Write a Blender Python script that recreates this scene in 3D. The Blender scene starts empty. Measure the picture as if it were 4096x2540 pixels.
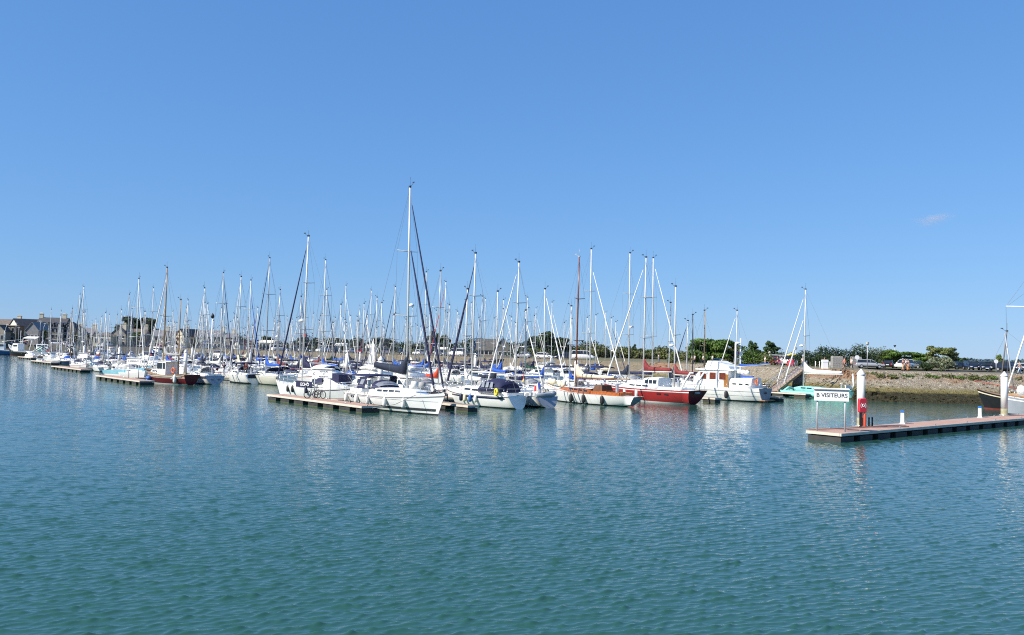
import bpy, math, random
import numpy as np
from mathutils import Vector, Matrix
from mathutils import noise as mnoise

sc = bpy.context.scene
COL = sc.collection
R = math.radians

# ------------------------------------------------------------------ camera
F = 3400.0                     # focal length in pixels of the 4096 px wide photograph
CAM = Vector((0, 0, 5.0))
PITCH, ROLL = R(2.32), R(1.30)
CROT = Matrix.Rotation(math.pi/2 + PITCH, 3, 'X') @ Matrix.Rotation(ROLL, 3, 'Z')
RIGHT, UPV, FWD = CROT @ Vector((1, 0, 0)), CROT @ Vector((0, 1, 0)), CROT @ Vector((0, 0, -1))
cam = bpy.data.cameras.new('camera')
cam.sensor_fit = 'HORIZONTAL'; cam.sensor_width = 36; cam.lens = 36*F/4096
cam.clip_start = 0.1; cam.clip_end = 30000
camo = bpy.data.objects.new('camera', cam); COL.objects.link(camo)
camo.matrix_world = Matrix.Translation(CAM) @ CROT.to_4x4()
sc.camera = camo

# ------------------------------------------------------------------ sky and sun
SUN_EL = R(40)
SH = Vector((-0.88, -0.47, 0)).normalized()
SUN = Vector((SH.x*math.cos(SUN_EL), SH.y*math.cos(SUN_EL), math.sin(SUN_EL)))
w = bpy.data.worlds.new('World'); sc.world = w; w.use_nodes = True
nt = w.node_tree; nt.nodes.clear()
sky = nt.nodes.new('ShaderNodeTexSky'); sky.sky_type = 'NISHITA'; sky.sun_disc = False
sky.sun_elevation = SUN_EL; sky.sun_rotation = math.atan2(SH.x, SH.y)
sky.altitude = 0; sky.air_density = 1.0; sky.dust_density = 0.0; sky.ozone_density = 3.0
bg = nt.nodes.new('ShaderNodeBackground'); bg.inputs['Strength'].default_value = 0.105
wo = nt.nodes.new('ShaderNodeOutputWorld')
# the physical sky, its contrast softened channel by channel as a colour grade: out = gain * in ** power
k0 = bg.inputs['Strength'].default_value
sep = nt.nodes.new('ShaderNodeSeparateColor'); comb = nt.nodes.new('ShaderNodeCombineColor'); nt.links.new(sky.outputs[0], sep.inputs[0])
for ch, pw, gn in ((0, 0.645, 0.290), (1, 0.499, 0.425), (2, 0.383, 0.650)):
    p_ = nt.nodes.new('ShaderNodeMath'); p_.operation = 'POWER'; p_.inputs[1].default_value = pw; nt.links.new(sep.outputs[ch], p_.inputs[0])
    g_ = nt.nodes.new('ShaderNodeMath'); g_.operation = 'MULTIPLY'; g_.inputs[1].default_value = gn*k0**pw/k0
    nt.links.new(p_.outputs[0], g_.inputs[0]); nt.links.new(g_.outputs[0], comb.inputs[ch])
nt.links.new(comb.outputs[0], bg.inputs[0]); nt.links.new(bg.outputs[0], wo.inputs[0])
sl = bpy.data.lights.new('sun', 'SUN'); sl.energy = 5.0; sl.angle = R(0.5); sl.color = (1.0, 0.93, 0.82)
so = bpy.data.objects.new('sun', sl); COL.objects.link(so); so.location = (-60, -40, 80)
so.rotation_euler = SUN.to_track_quat('Z', 'Y').to_euler()
sc.view_settings.view_transform = 'Standard'; sc.view_settings.look = 'None'
sc.view_settings.exposure = 0.6; sc.view_settings.gamma = 1
sc.view_settings.use_curve_mapping = False
try:
    sc.cycles.max_bounces = 6; sc.cycles.volume_bounces = 3; sc.cycles.sample_clamp_indirect = 4; sc.cycles.use_denoising = False; sc.cycles.filter_width = 1.1
except Exception: pass

# ------------------------------------------------------------------ placing helpers
def at(px, py, z=0.0):
    """the point at height z seen at photograph pixel (px, py)"""
    d = CROT @ Vector(((px-2048)/F, -(py-1270)/F, -1))
    t = (z-CAM.z)/d.z
    return CAM + d*t
def along(px, P, D, z=1.0):
    """distance along the ground line P + t*D at which it crosses photograph column px"""
    n = RIGHT - FWD*((px-2048)/F)
    P = Vector((P[0], P[1], z)); D = Vector((D[0], D[1], 0))
    return -(P-CAM).dot(n)/D.dot(n)
def zfor(P, py):
    """height above P (on the ground) that is seen at photograph row py"""
    n = UPV - FWD*(-(py-1270)/F)
    P = Vector((P[0], P[1], 0))
    return -(P-CAM).dot(n)/n.z
def proj(P):
    d = Vector(P)-CAM
    return 2048+F*d.dot(RIGHT)/d.dot(FWD), 1270-F*d.dot(UPV)/d.dot(FWD)
U2 = Vector((0.769, 0.639, 0)).normalized()       # along the main pontoons, away from the camera
V2 = Vector((U2.y, -U2.x, 0))                     # along the berths, towards the camera
ANG_U, ANG_V = math.atan2(U2.y, U2.x), math.atan2(V2.y, V2.x)

# ------------------------------------------------------------------ materials
MATS = {}
def mat(name, col, rough=0.5, var=0.10, scale=2.0, bump=0.0, bscale=20.0, metal=0.0, coat=0.0, spec=0.5):
    if name in MATS: return MATS[name]
    m = bpy.data.materials.new(name); m.use_nodes = True
    t = m.node_tree; b = t.nodes['Principled BSDF']
    b.inputs['Roughness'].default_value = rough; b.inputs['Metallic'].default_value = metal
    b.inputs['Coat Weight'].default_value = coat; b.inputs['Specular IOR Level'].default_value = spec
    g = t.nodes.new('ShaderNodeTexCoord')
    n = t.nodes.new('ShaderNodeTexNoise'); n.inputs['Scale'].default_value = scale; n.inputs['Detail'].default_value = 4
    t.links.new(g.outputs['Object'], n.inputs['Vector'])
    mp = t.nodes.new('ShaderNodeMapRange'); mp.inputs['From Min'].default_value = 0.3; mp.inputs['From Max'].default_value = 0.7
    mp.inputs['To Min'].default_value = 1-var; mp.inputs['To Max'].default_value = 1+var*0.6
    t.links.new(n.outputs['Fac'], mp.inputs['Value'])
    mx = t.nodes.new('ShaderNodeVectorMath'); mx.operation = 'SCALE'; mx.inputs[0].default_value = col[:3]
    t.links.new(mp.outputs['Result'], mx.inputs['Scale']); t.links.new(mx.outputs[0], b.inputs['Base Color'])
    if bump:
        n2 = t.nodes.new('ShaderNodeTexNoise'); n2.inputs['Scale'].default_value = bscale; n2.inputs['Detail'].default_value = 5
        t.links.new(g.outputs['Object'], n2.inputs['Vector'])
        bp = t.nodes.new('ShaderNodeBump'); bp.inputs['Strength'].default_value = bump; bp.inputs['Distance'].default_value = 0.05
        t.links.new(n2.outputs['Fac'], bp.inputs['Height']); t.links.new(bp.outputs['Normal'], b.inputs['Normal'])
    MATS[name] = m
    return m
def glass(name, col=(0.02, 0.025, 0.03)): return mat(name, col, rough=0.06, var=0.2, spec=0.7)

WHITE = mat('white_gelcoat', (0.84, 0.84, 0.81), 0.28, 0.06, 1.2)
CREAM = mat('cream_gelcoat', (0.74, 0.70, 0.58), 0.3, 0.07, 1.2)
DECKW = mat('white_deck', (0.70, 0.70, 0.67), 0.55, 0.12, 1.5)
GREYD = mat('grey_deck', (0.42, 0.43, 0.43), 0.6, 0.12, 2)
TEAK = mat('teak', (0.30, 0.17, 0.08), 0.55, 0.25, 6)
VARN = mat('varnished_wood', (0.36, 0.10, 0.022), 0.25, 0.3, 4, coat=0.4)
SPAR = mat('mast_metal', (0.60, 0.60, 0.57), 0.4, 0.06, 1, metal=0.0)
SPARG = mat('grey_mast_metal', (0.42, 0.43, 0.44), 0.35, 0.08, 1, metal=0.3)
SPARB = mat('dark_mast', (0.03, 0.035, 0.05), 0.35, 0.08, 1)
SPARW = mat('wooden_mast', (0.20, 0.06, 0.02), 0.35, 0.2, 3)
SPARP = mat('pale_wooden_mast', (0.32, 0.21, 0.11), 0.45, 0.2, 3)
WIRE = mat('rigging_wire', (0.16, 0.17, 0.19), 0.4, 0.1)
STEEL = mat('stainless_steel', (0.62, 0.63, 0.64), 0.25, 0.05, metal=0.6)
NAVY = mat('navy_canvas', (0.012, 0.016, 0.060), 0.8, 0.25, 3, bump=0.4, bscale=6)
NAVYD = mat('dark_blue_canvas', (0.010, 0.018, 0.040), 0.8, 0.25, 3, bump=0.4, bscale=6)
ROYAL = mat('royal_blue_canvas', (0.012, 0.085, 0.42), 0.75, 0.2, 3, bump=0.4, bscale=6)
REDC = mat('orange_red_canvas', (0.62, 0.060, 0.018), 0.75, 0.2, 3, bump=0.4, bscale=6)
BURG = mat('burgundy_canvas', (0.20, 0.026, 0.026), 0.8, 0.25, 3, bump=0.4, bscale=6)
WHITC = mat('white_canvas', (0.76, 0.75, 0.71), 0.8, 0.12, 3, bump=0.4, bscale=6)
CREAMC = mat('cream_canvas', (0.72, 0.64, 0.44), 0.8, 0.15, 3, bump=0.4, bscale=6)
GREYC = mat('grey_canvas', (0.33, 0.33, 0.32), 0.8, 0.15, 3, bump=0.4, bscale=6)
GREEN = mat('green_canvas', (0.010, 0.06, 0.035), 0.8, 0.2, 3)
BLACK = mat('black_rubber', (0.018, 0.018, 0.020), 0.5, 0.2)
ANTI = mat('dark_antifouling', (0.012, 0.014, 0.018), 0.6, 0.2)
ANTIR = mat('red_antifouling', (0.20, 0.03, 0.02), 0.6, 0.2)
NAVYH = mat('navy_gelcoat', (0.012, 0.018, 0.060), 0.2, 0.1)
GREYH = mat('grey_gelcoat', (0.30, 0.33, 0.37), 0.3, 0.08)
REDH = mat('red_hull_paint', (0.34, 0.028, 0.030), 0.3, 0.10, 1.2)
MAROON = mat('maroon_hull_paint', (0.13, 0.012, 0.018), 0.3, 0.12)
TURQ = mat('turquoise_hull_paint', (0.25, 0.60, 0.53), 0.35, 0.08)
SKYB = mat('pale_blue_hull_paint', (0.24, 0.52, 0.62), 0.35, 0.08)
TEALH = mat('teal_hull_paint', (0.03, 0.16, 0.17), 0.35, 0.15)
BLUEH = mat('blue_hull_paint', (0.03, 0.12, 0.34), 0.35, 0.15)
BLACKH = mat('black_hull_paint', (0.016, 0.016, 0.018), 0.4, 0.15)
WIN = glass('tinted_window')
CLEAR = glass('clear_vinyl', (0.25, 0.27, 0.30))
YELL = mat('yellow_buoyancy', (0.75, 0.62, 0.05), 0.5, 0.1)
ORAN = mat('orange_buoyancy', (0.75, 0.14, 0.02), 0.5, 0.1)
REDP = mat('red_plastic', (0.50, 0.030, 0.050), 0.35, 0.08)
BLUEP = mat('blue_plastic', (0.02, 0.16, 0.50), 0.4, 0.08)
WPL = mat('white_plastic', (0.80, 0.80, 0.80), 0.4, 0.05)
FENB = mat('navy_fender', (0.012, 0.016, 0.05), 0.5, 0.1)
FENBL = mat('blue_fender', (0.02, 0.10, 0.35), 0.45, 0.1)
FENW = mat('white_fender', (0.74, 0.72, 0.66), 0.45, 0.1)
FENK = mat('black_fender', (0.02, 0.02, 0.022), 0.6, 0.1)
ROPE = mat('mooring_rope', (0.30, 0.28, 0.24), 0.9, 0.2)
CURT = mat('brown_curtain', (0.14, 0.030, 0.012), 0.35, 0.4, 5)

# ------------------------------------------------------------------ mesh builder
class MB:
    def __init__(s): s.v = []; s.f = []; s.m = []; s.s = []
    def add(s, vs, fs, mi=0, smooth=False):
        o = len(s.v); s.v += [tuple(p) for p in vs]
        for f in fs: s.f.append(tuple(o+i for i in f)); s.m.append(mi); s.s.append(smooth)
        return s
    def box(s, c, d, rz=0.0, mi=0, top=(1, 1)):
        x, y, z = d[0]/2, d[1]/2, d[2]/2
        vs = [(-x, -y, -z), (x, -y, -z), (x, y, -z), (-x, y, -z)]
        vs += [(-x*top[0], -y*top[1], z), (x*top[0], -y*top[1], z), (x*top[0], y*top[1], z), (-x*top[0], y*top[1], z)]
        ca, sa = math.cos(rz), math.sin(rz)
        vs = [(c[0]+a*ca-b*sa, c[1]+a*sa+b*ca, c[2]+e) for a, b, e in vs]
        return s.add(vs, [(3, 2, 1, 0), (4, 5, 6, 7), (0, 1, 5, 4), (1, 2, 6, 5), (2, 3, 7, 6), (3, 0, 4, 7)], mi)
    def tube(s, pts, r, n=6, mi=0, cap=True, smooth=True, sy=1.0):
        pts = [Vector(p) for p in pts]; k = len(pts)
        rs = r if isinstance(r, (list, tuple)) else [r]*k
        vs = []; ref = None
        for i, p in enumerate(pts):
            t = (pts[min(i+1, k-1)]-pts[max(i-1, 0)]).normalized()
            if ref is None:
                ref = Vector((0, 0, 1)) if abs(t.z) < 0.9 else Vector((1, 0, 0))
            a = t.cross(ref)
            if a.length < 1e-5: a = t.cross(Vector((0.3, 0.5, 0.8)))
            a.normalize(); b = a.cross(t); ref = b
            for j in range(n):
                th = 2*math.pi*j/n
                vs.append(p + a*(math.cos(th)*rs[i]*sy) + b*(math.sin(th)*rs[i]))
        fs = [(i*n+j, i*n+(j+1) % n, (i+1)*n+(j+1) % n, (i+1)*n+j) for i in range(k-1) for j in range(n)]
        s.add(vs, fs, mi, smooth)
        if cap:
            o = len(s.v)-len(vs)
            s.f.append(tuple(o+j for j in reversed(range(n)))); s.m.append(mi); s.s.append(False)
            s.f.append(tuple(o+(k-1)*n+j for j in range(n))); s.m.append(mi); s.s.append(False)
        return s
    def loft(s, rings, mi=0, closed=True, cap=True, smooth=True, mis=None):
        k, n = len(rings), len(rings[0]); o = len(s.v)
        for r in rings: s.v += [tuple(p) for p in r]
        for i in range(k-1):
            for j in range(n if closed else n-1):
                s.f.append((o+i*n+j, o+i*n+(j+1) % n, o+(i+1)*n+(j+1) % n, o+(i+1)*n+j))
                s.m.append(mis[j] if mis else mi); s.s.append(smooth)
        if cap and closed:
            s.f.append(tuple(o+j for j in reversed(range(n)))); s.m.append(mi); s.s.append(False)
            s.f.append(tuple(o+(k-1)*n+j for j in range(n))); s.m.append(mi); s.s.append(False)
        return s
    def lathe(s, prof, c=(0, 0, 0), n=12, mi=0, smooth=True):
        rings = [[(c[0]+r*math.cos(2*math.pi*j/n), c[1]+r*math.sin(2*math.pi*j/n), c[2]+z) for j in range(n)] for r, z in prof]
        return s.loft(rings, mi, True, True, smooth)
    def torus(s, c, r, r2, axis='x', n=16, mi=0):
        pts = []
        for i in range(n+1):
            a = 2*math.pi*i/n; x, y = r*math.cos(a), r*math.sin(a)
            pts.append({'x': (c[0], c[1]+x, c[2]+y), 'y': (c[0]+x, c[1], c[2]+y), 'z': (c[0]+x, c[1]+y, c[2])}[axis])
        return s.tube(pts, r2, 6, mi, cap=False)
    def build(s, name, mats, parent=None, loc=None, rz=0.0):
        me = bpy.data.meshes.new(name); me.from_pydata(s.v, [], s.f)
        for m in (mats if isinstance(mats, (list, tuple)) else [mats]): me.materials.append(m)
        me.polygons.foreach_set('material_index', s.m); me.polygons.foreach_set('use_smooth', s.s)
        me.update()
        o = bpy.data.objects.new(name, me); COL.objects.link(o)
        if parent: o.parent = parent
        if loc is not None: o.location = loc
        if rz: o.rotation_euler = (0, 0, rz)
        return o
def tag(o, label=None, cat=None, group=None, kind=None):
    if label: o['label'] = label
    if cat: o['category'] = cat
    if group: o['group'] = group
    if kind: o['kind'] = kind
    return o
def thing(name, label, cat, loc=(0, 0, 0), rz=0.0, group=None):
    o = bpy.data.objects.new(name, None); COL.objects.link(o); o.empty_display_size = 0.2
    o.location = loc; o.rotation_euler = (0, 0, rz)
    return tag(o, label, cat, group)
def text(body, size, m, parent, loc, rot, align='CENTER', ext=0.006, name='lettering', squash=1.0):
    c = bpy.data.curves.new(name, 'FONT'); c.body = body; c.size = size; c.align_x = align; c.align_y = 'CENTER'; c.extrude = ext; c.offset = size*0.012
    t = bpy.data.objects.new(name+'_tmp', c); COL.objects.link(t)
    dg = bpy.context.evaluated_depsgraph_get()
    me = bpy.data.meshes.new_from_object(t.evaluated_get(dg)); bpy.data.objects.remove(t); bpy.data.curves.remove(c)
    me.materials.clear(); me.materials.append(m); me.name = name
    o = bpy.data.objects.new(name, me); COL.objects.link(o)
    o.parent = parent; o.location = loc; o.rotation_euler = rot; o.scale = (squash, 1, 1)
    return o

# ------------------------------------------------------------------ boat library (local frame: +x bow, +y port, z = 0 waterline)
class Hull:
    def __init__(s, L, B, fb=(1.0, 0.95, 1.35), tr=0.72, rb=0.9, rs=0.0, zbs=-0.06, flare=0.0, p=2.1):
        s.L, s.B, s.fb, s.tr, s.rb, s.rs, s.zbs, s.flare, s.p = L, B, fb, tr, rb, rs, zbs, flare, p
    def zs(s, t):
        a, b, c = s.fb
        return b+(a-b)*((0.45-t)/0.45)**2 if t < 0.45 else b+(c-b)*((t-0.45)/0.55)**2
    def hb(s, t):
        if t < 0.4: return s.B/2*(s.tr+(1-s.tr)*math.sin(math.pi/2*t/0.4))
        return s.B/2*max(0.012, 1-((t-0.4)/0.6)**s.p)
    def zb(s, t): return s.zbs+(-0.5-s.zbs)*min(1, t/0.35)**0.8 if t < 0.35 else -0.5
    def X(s, t, z):
        k = max(-0.3, z/s.zs(t))
        return -s.L/2+s.L*t-s.rb*(1-k)*t**6+s.rs*k*(1-t)**6
    def Y(s, t, z):
        zb, zs = s.zb(t), s.zs(t)
        q = max(0.0, (z-zb)/(zs-zb)); e = 0.26+(0.45+s.flare)*t**3+0.12*(1-t)**4
        return s.hb(t)*q**e
    def edge(s, t, side=1, up=0.0, inn=0.0):
        z = s.zs(t)
        return Vector((s.X(t, z), side*max(0.0, s.hb(t)-inn), z+up))
    def side(s, t, z, side=1, out=0.0):
        return Vector((s.X(t, z), side*(s.Y(t, z)+out), z))
    def make(s, root, top=None, boot=None, cove=None, transom=None, anti=None, deck=None, n=16, upper=None):
        top = top or WHITE
        mats = [top, boot or ANTI, cove or top, transom or top, anti or ANTI, upper or top]
        mb = MB(); rows = 11; grid = []
        for i in range(n+1):
            t = i/n; zb, zs = s.zb(t), s.zs(t)
            zl = [zb, zb*0.5, 0.0, 0.10, 0.24]+[0.24+(zs-0.24)*k for k in (0.3, 0.55, 0.80, 0.88, 1.0)]
            for j in range(1, len(zl)): zl[j] = max(zl[j], zl[j-1]+0.003)
            port = [(s.X(t, z), s.Y(t, z), z) for z in zl]
            grid.append(port)
        k = len(grid[0])
        band = [4, 4, 1, 0, 0, 0, 5, 2, 5]
        for sd in (1, -1):
            o = len(mb.v)
            for g in grid: mb.v += [(x, sd*y, z) for x, y, z in g]
            for i in range(n):
                for j in range(k-1):
                    q = (o+i*k+j, o+(i+1)*k+j, o+(i+1)*k+j+1, o+i*k+j+1)
                    mb.f.append(q if sd < 0 else q[::-1]); mb.m.append(band[j]); mb.s.append(True)
        o2 = (n+1)*k
        for j in range(k-1):
            mb.f.append((j, j+1, o2+j+1, o2+j)); mb.m.append(3 if j > 1 else 4); mb.s.append(False)
        mb.build('hull', mats, root)
        d = MB(); vs = []
        for i in range(n+1):
            t = i/n; e = s.edge(t, 1, -0.015, 0.01)
            vs += [(e.x, e.y, e.z), (e.x, 0, e.z+0.035*s.B*0.5), (e.x, -e.y, e.z)]
        d.add(vs, [q for i in range(n) for q in ((3*i, 3*i+1, 3*i+4, 3*i+3), (3*i+1, 3*i+2, 3*i+5, 3*i+4))], 0, True)
        d.build('deck', deck or DECKW, root)
    def rail(s, root, t0=0.05, t1=1.0, h=0.6, r=0.014, step=1.9, bow=True):
        mb = MB(); n = max(3, int(s.L*(t1-t0)/step))
        for sd in (1, -1):
            tops = []
            for i in range(n+1):
                t = t0+(t1-t0)*i/n; a = s.edge(t, sd, 0, 0.06); tops.append(a+Vector((0, 0, h)))
                mb.tube([a, tops[-1]], r, 5)
            mb.tube(tops, r*0.75, 4); mb.tube([p-Vector((0, 0, h*0.5)) for p in tops], r*0.6, 4)
        if bow:
            a, b, c = s.edge(0.9, 1, h+0.05, 0.05), s.edge(1.0, 1, h+0.1, 0), s.edge(0.9, -1, h+0.05, 0.05)
            mb.tube([a, b+Vector((0.15, 0, 0)), c], r*1.5, 6)
            for t in (0.9, 0.96):
                for sd in (1, -1):
                    mb.tube([s.edge(t, sd), s.edge(t, sd, h+0.06)], r*1.4, 5)
            a, b = s.edge(0.02, 1, h, 0.1), s.edge(0.02, -1, h, 0.1)
            mb.tube([s.edge(0.02, 1, 0, 0.1), a, b, s.edge(0.02, -1, 0, 0.1)], r*1.4, 6)
        return mb.build('guard_rail', STEEL, root)

def cabin(root, x0, x1, wa, wf, z0, h, m=None, wins=2, winm=None, slope=0.35, name='cabin', wh=(0.38, 0.74), aft=0.0, z1=None):
    """trunk cabin from x0 (aft) to x1 (front) with sloping front and inset side windows"""
    mb = MB(); ln = x1-x0; z1 = z0 if z1 is None else z1
    def ring(x, w_, hh, zz): return [(x, -w_, zz-0.12), (x, -w_*0.97, zz+hh*0.35), (x, -w_*0.90, zz+hh*0.86), (x, -w_*0.78, zz+hh), (x, 0, zz+hh*1.07),
                                (x, w_*0.78, zz+hh), (x, w_*0.90, zz+hh*0.86), (x, w_*0.97, zz+hh*0.35), (x, w_, zz-0.12)]
    def W(k): return wa+(wf-wa)*k**1.5
    def Z(k): return z0+(z1-z0)*k
    rings = [ring(x0-aft, wa, h*0.97, z0), ring(x0, wa, h, z0)]
    for k in (0.3, 1-slope-0.12, 1-slope): rings.append(ring(x0+ln*k, W(k), h*(1-0.1*k), Z(k)))
    rings.append(ring(x0+ln*(1-slope*0.35), W(1-slope*0.35), h*0.42, Z(1-slope*.35))); rings.append(ring(x1, W(1), 0.03, Z(1)))
    c = mb.loft(rings, smooth=True).build(name, m or WHITE, root)
    if wins:
        a, b = 0.06, 1-slope-0.03
        for sd in (1, -1):
            for i in range(wins):
                k0, k1 = a+(b-a)*(i+0.08)/wins, a+(b-a)*(i+0.92)/wins
                q = []
                for k, zf in ((k0, wh[0]), (k1, wh[0]), (k1, wh[1]), (k0, wh[1])):
                    f = 0.97-(zf-0.35)/0.51*0.07
                    q.append((x0+ln*k, sd*(W(k)*f+0.012), Z(k)+h*(1-0.1*k)*zf))
                q2 = [(x, y-sd*0.03, z) for x, y, z in q]
                MB().add(q+q2, [(0, 1, 2, 3), (7, 6, 5, 4), (0, 4, 5, 1), (1, 5, 6, 2), (2, 6, 7, 3), (3, 7, 4, 0)]).build('cabin_window', winm or WIN, c)
    return c

def cover_mb(L, h0=0.34, h1=0.15, w=0.13, peak=0.9, slack=0.05, seed=0):
    """stowed mainsail under its cover: runs aft from x=0 to x=-L, rising up the mast at the front"""
    mb = MB(); rings = []; n = 9; rr = random.Random(seed)
    for i in range(n+1):
        k = i/n; x = -L*k; hh = h0+(h1-h0)*k+rr.uniform(-.02, .02); ww = w*(1-0.35*k)
        top = hh+peak*max(0, 1-k*4.5)**1.6; zz = -slack*math.sin(math.pi*k)
        ww2 = ww*(0.55 if k < 0.02 else 1)
        rings.append([(x+(0.12 if (i == 0 and q > 2) else 0), ww2*math.cos(a)*(0.5 if q == 3 else 1), zz+(top*(0.5+0.5*math.sin(a)) if math.sin(a) > -0.5 else -0.03))
                      for q, a in enumerate([R(d) for d in (-90, -30, 20, 90, 160, 210)])])
    return mb.loft(rings, smooth=True)

def mast(root, x, zd, ztop, m=SPAR, r=0.10, spr=2, spread=1.1, radar=False, rake=0.0, gear=True, dome=False):
    H = ztop-zd
    def px(z): return x-rake*(z-zd)/H
    ms = MB().tube([(px(zd-0.2), 0, zd-0.2), (px(zd+H*0.7), 0, zd+H*0.7), (px(ztop), 0, ztop)], [r, r, r*0.72], 8, sy=0.8).build('mast', m, root)
    lv = {0: [], 1: [0.52], 2: [0.36, 0.68], 3: [.28, .52, .76]}[spr]
    for k in lv:
        z = zd+H*k; s = spread*(1-0.25*k)
        MB().tube([(px(z)-0.25, s, z+0.08), (px(z), 0, z), (px(z)-0.25, -s, z+0.08)], [0.03, 0.045, 0.03], 5).build('spreader', m, ms)
    if gear:
        g = MB(); t = Vector((px(ztop), 0, ztop))
        g.tube([t, t+Vector((-0.05, 0.06, 0.9))], 0.012, 4)
        g.tube([t, t+Vector((0.35, 0, 0.22)), t+Vector((0.5, 0, 0.32))], 0.016, 4)
        g.box(t+Vector((0, 0, 0.08)), (0.22, 0.12, 0.16)); g.box(t+Vector((0.5, 0.0, 0.36)), (0.26, 0.02, 0.1))
        g.build('masthead_aerial', SPARB if m is not SPARW else SPARG, ms)
    if radar:
        z = zd+H*0.42; MB().lathe([(0.05, -.14), (0.26, -0.1), (0.30, 0.0), (0.24, 0.12), (0.05, 0.16)], (px(z)+0.42, 0, z), 10).build('radar_dome', WPL, ms)
        MB().box((px(z)+0.2, 0, z-0.12), (0.4, 0.12, 0.05)).build('radar_bracket', m, ms)
    return ms

def rigging(root, hull, x, zd, ztop, spr=2, spread=1.1, frac=1.0, rake=0.0, r=0.011, back=True):
    H = ztop-zd; mb = MB()
    def px(z): return x-rake*(z-zd)/H
    lv = {0: [], 1: [0.52], 2: [0.36, 0.68], 3: [.28, .52, .76]}[spr]
    t = (px(zd)+hull.L/2)/hull.L
    for sd in (1, -1):
        c = hull.edge(max(0.05, t-0.03), sd, 0, 0.15)
        tips = [Vector((px(zd+H*k)-0.25, sd*spread*(1-0.25*k), zd+H*k+0.08)) for k in lv]
        mb.tube([c]+tips+[(px(zd+H*0.985), 0, zd+H*0.985)], r, 4, cap=False)
        if lv: mb.tube([c, (px(zd+H*lv[0])-0.05, sd*0.05, zd+H*lv[0]-0.05)], r, 4, cap=False)
        if len(lv) > 1: mb.tube([tips[0], (px(zd+H*lv[1])-0.05, sd*0.05, zd+H*lv[1]-0.05)], r*.8, 4, cap=False)
    if back: mb.tube([hull.edge(0.01, 1, 0, 10), (px(ztop), 0, ztop)], r, 4, cap=False)
    mb.tube([hull.edge(0.985, 1, 0, 10), (px(zd+H*frac), 0, zd+H*frac)], r, 4, cap=False)
    mb.build('rigging', WIRE, root)

def furled(root, a, b, m=WHITC, r=0.085, name='furled_sail', strip=None):
    a, b = Vector(a), Vector(b); d = b-a
    pts = [a+d*0.02, a+d*0.05, a+d*0.3, a+d*0.6, a+d*0.9, a+d*0.95]
    o = MB().tube(pts, [r*0.5, r*0.95, r, r*0.85, r*0.5, r*0.3], 7).build(name, m, root)
    MB().lathe([(0.12, 0), (0.14, 0.03), (0.08, 0.12), (0.12, 0.2)], a+Vector((0, 0, 0.02)), 8).build('furling_drum', SPARB, root)
    return o

def sprayhood(root, x, w, z, h=0.75, ln=1.1, m=NAVY, win=True):
    rings = []
    for k in (0, 0.35, 0.7, 1.0):
        hh = h*(1-0.75*k*k) if k < 1 else 0.08
        ww = w*(1-0.12*k)
        rings.append([(x+ln*k*0.9+0.0, ww*math.cos(a), z+hh*math.sin(a)**0.6) for a in [math.pi*j/8 for j in range(9)]])
    o = MB().loft(rings, closed=False, cap=False).build('sprayhood', m, root)
    if win:
        q = []
        for k in (0.42, 0.86):
            hh = h*(1-0.75*k*k)+0.012; ww = w*(1-0.12*k)+0.012
            q.append([(x+ln*k*0.9+0.012, ww*math.cos(a), z+hh*math.sin(a)**0.6) for a in [math.pi*j/8 for j in range(1, 8)]])
        MB().loft(q, closed=False, cap=False).build('clear_window', CLEAR, o)
    return o

def canopy(root, x0, x1, w, z, m=NAVY, legs=True, zf=None, name='bimini', arch=0.22):
    rings = []; n = 5
    for i in range(n+1):
        k = i/n; x = x0+(x1-x0)*k; s = math.sin(math.pi*(0.12+0.76*k))*0.10
        rings.append([(x, w*math.cos(a), z+s+arch*math.sin(a)) for a in [math.pi*j/6 for j in range(7)]]+[(x, -w*.96, z+s-.04), (x, 0, z+s+arch-0.05), (x, w*.96, z+s-.04)])
    o = MB().loft(rings).build(name, m, root)
    if legs:
        f = MB()
        for sd in (1, -1):
            for x in (x0+0.1, x1-0.1):
                f.tube([(x, sd*w*0.98, z), ((x0+x1)/2, sd*w*0.98, (zf or z-1.6))], 0.018, 5)
        f.build('bimini_frame', STEEL, o)
    return o

def wheel(root, x, z):
    MB().torus((x, 0, z+0.95), 0.42, 0.02, 'x').tube([(x, -.4, z+.95), (x, .4, z+.95)], 0.012, 4).tube([(x, 0, z+.55), (x, 0, z+1.35)], 0.012, 4).box((x+0.12, 0, z+0.5), (0.22, 0.2, 1.0)).build('steering_wheel', STEEL, root)

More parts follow.
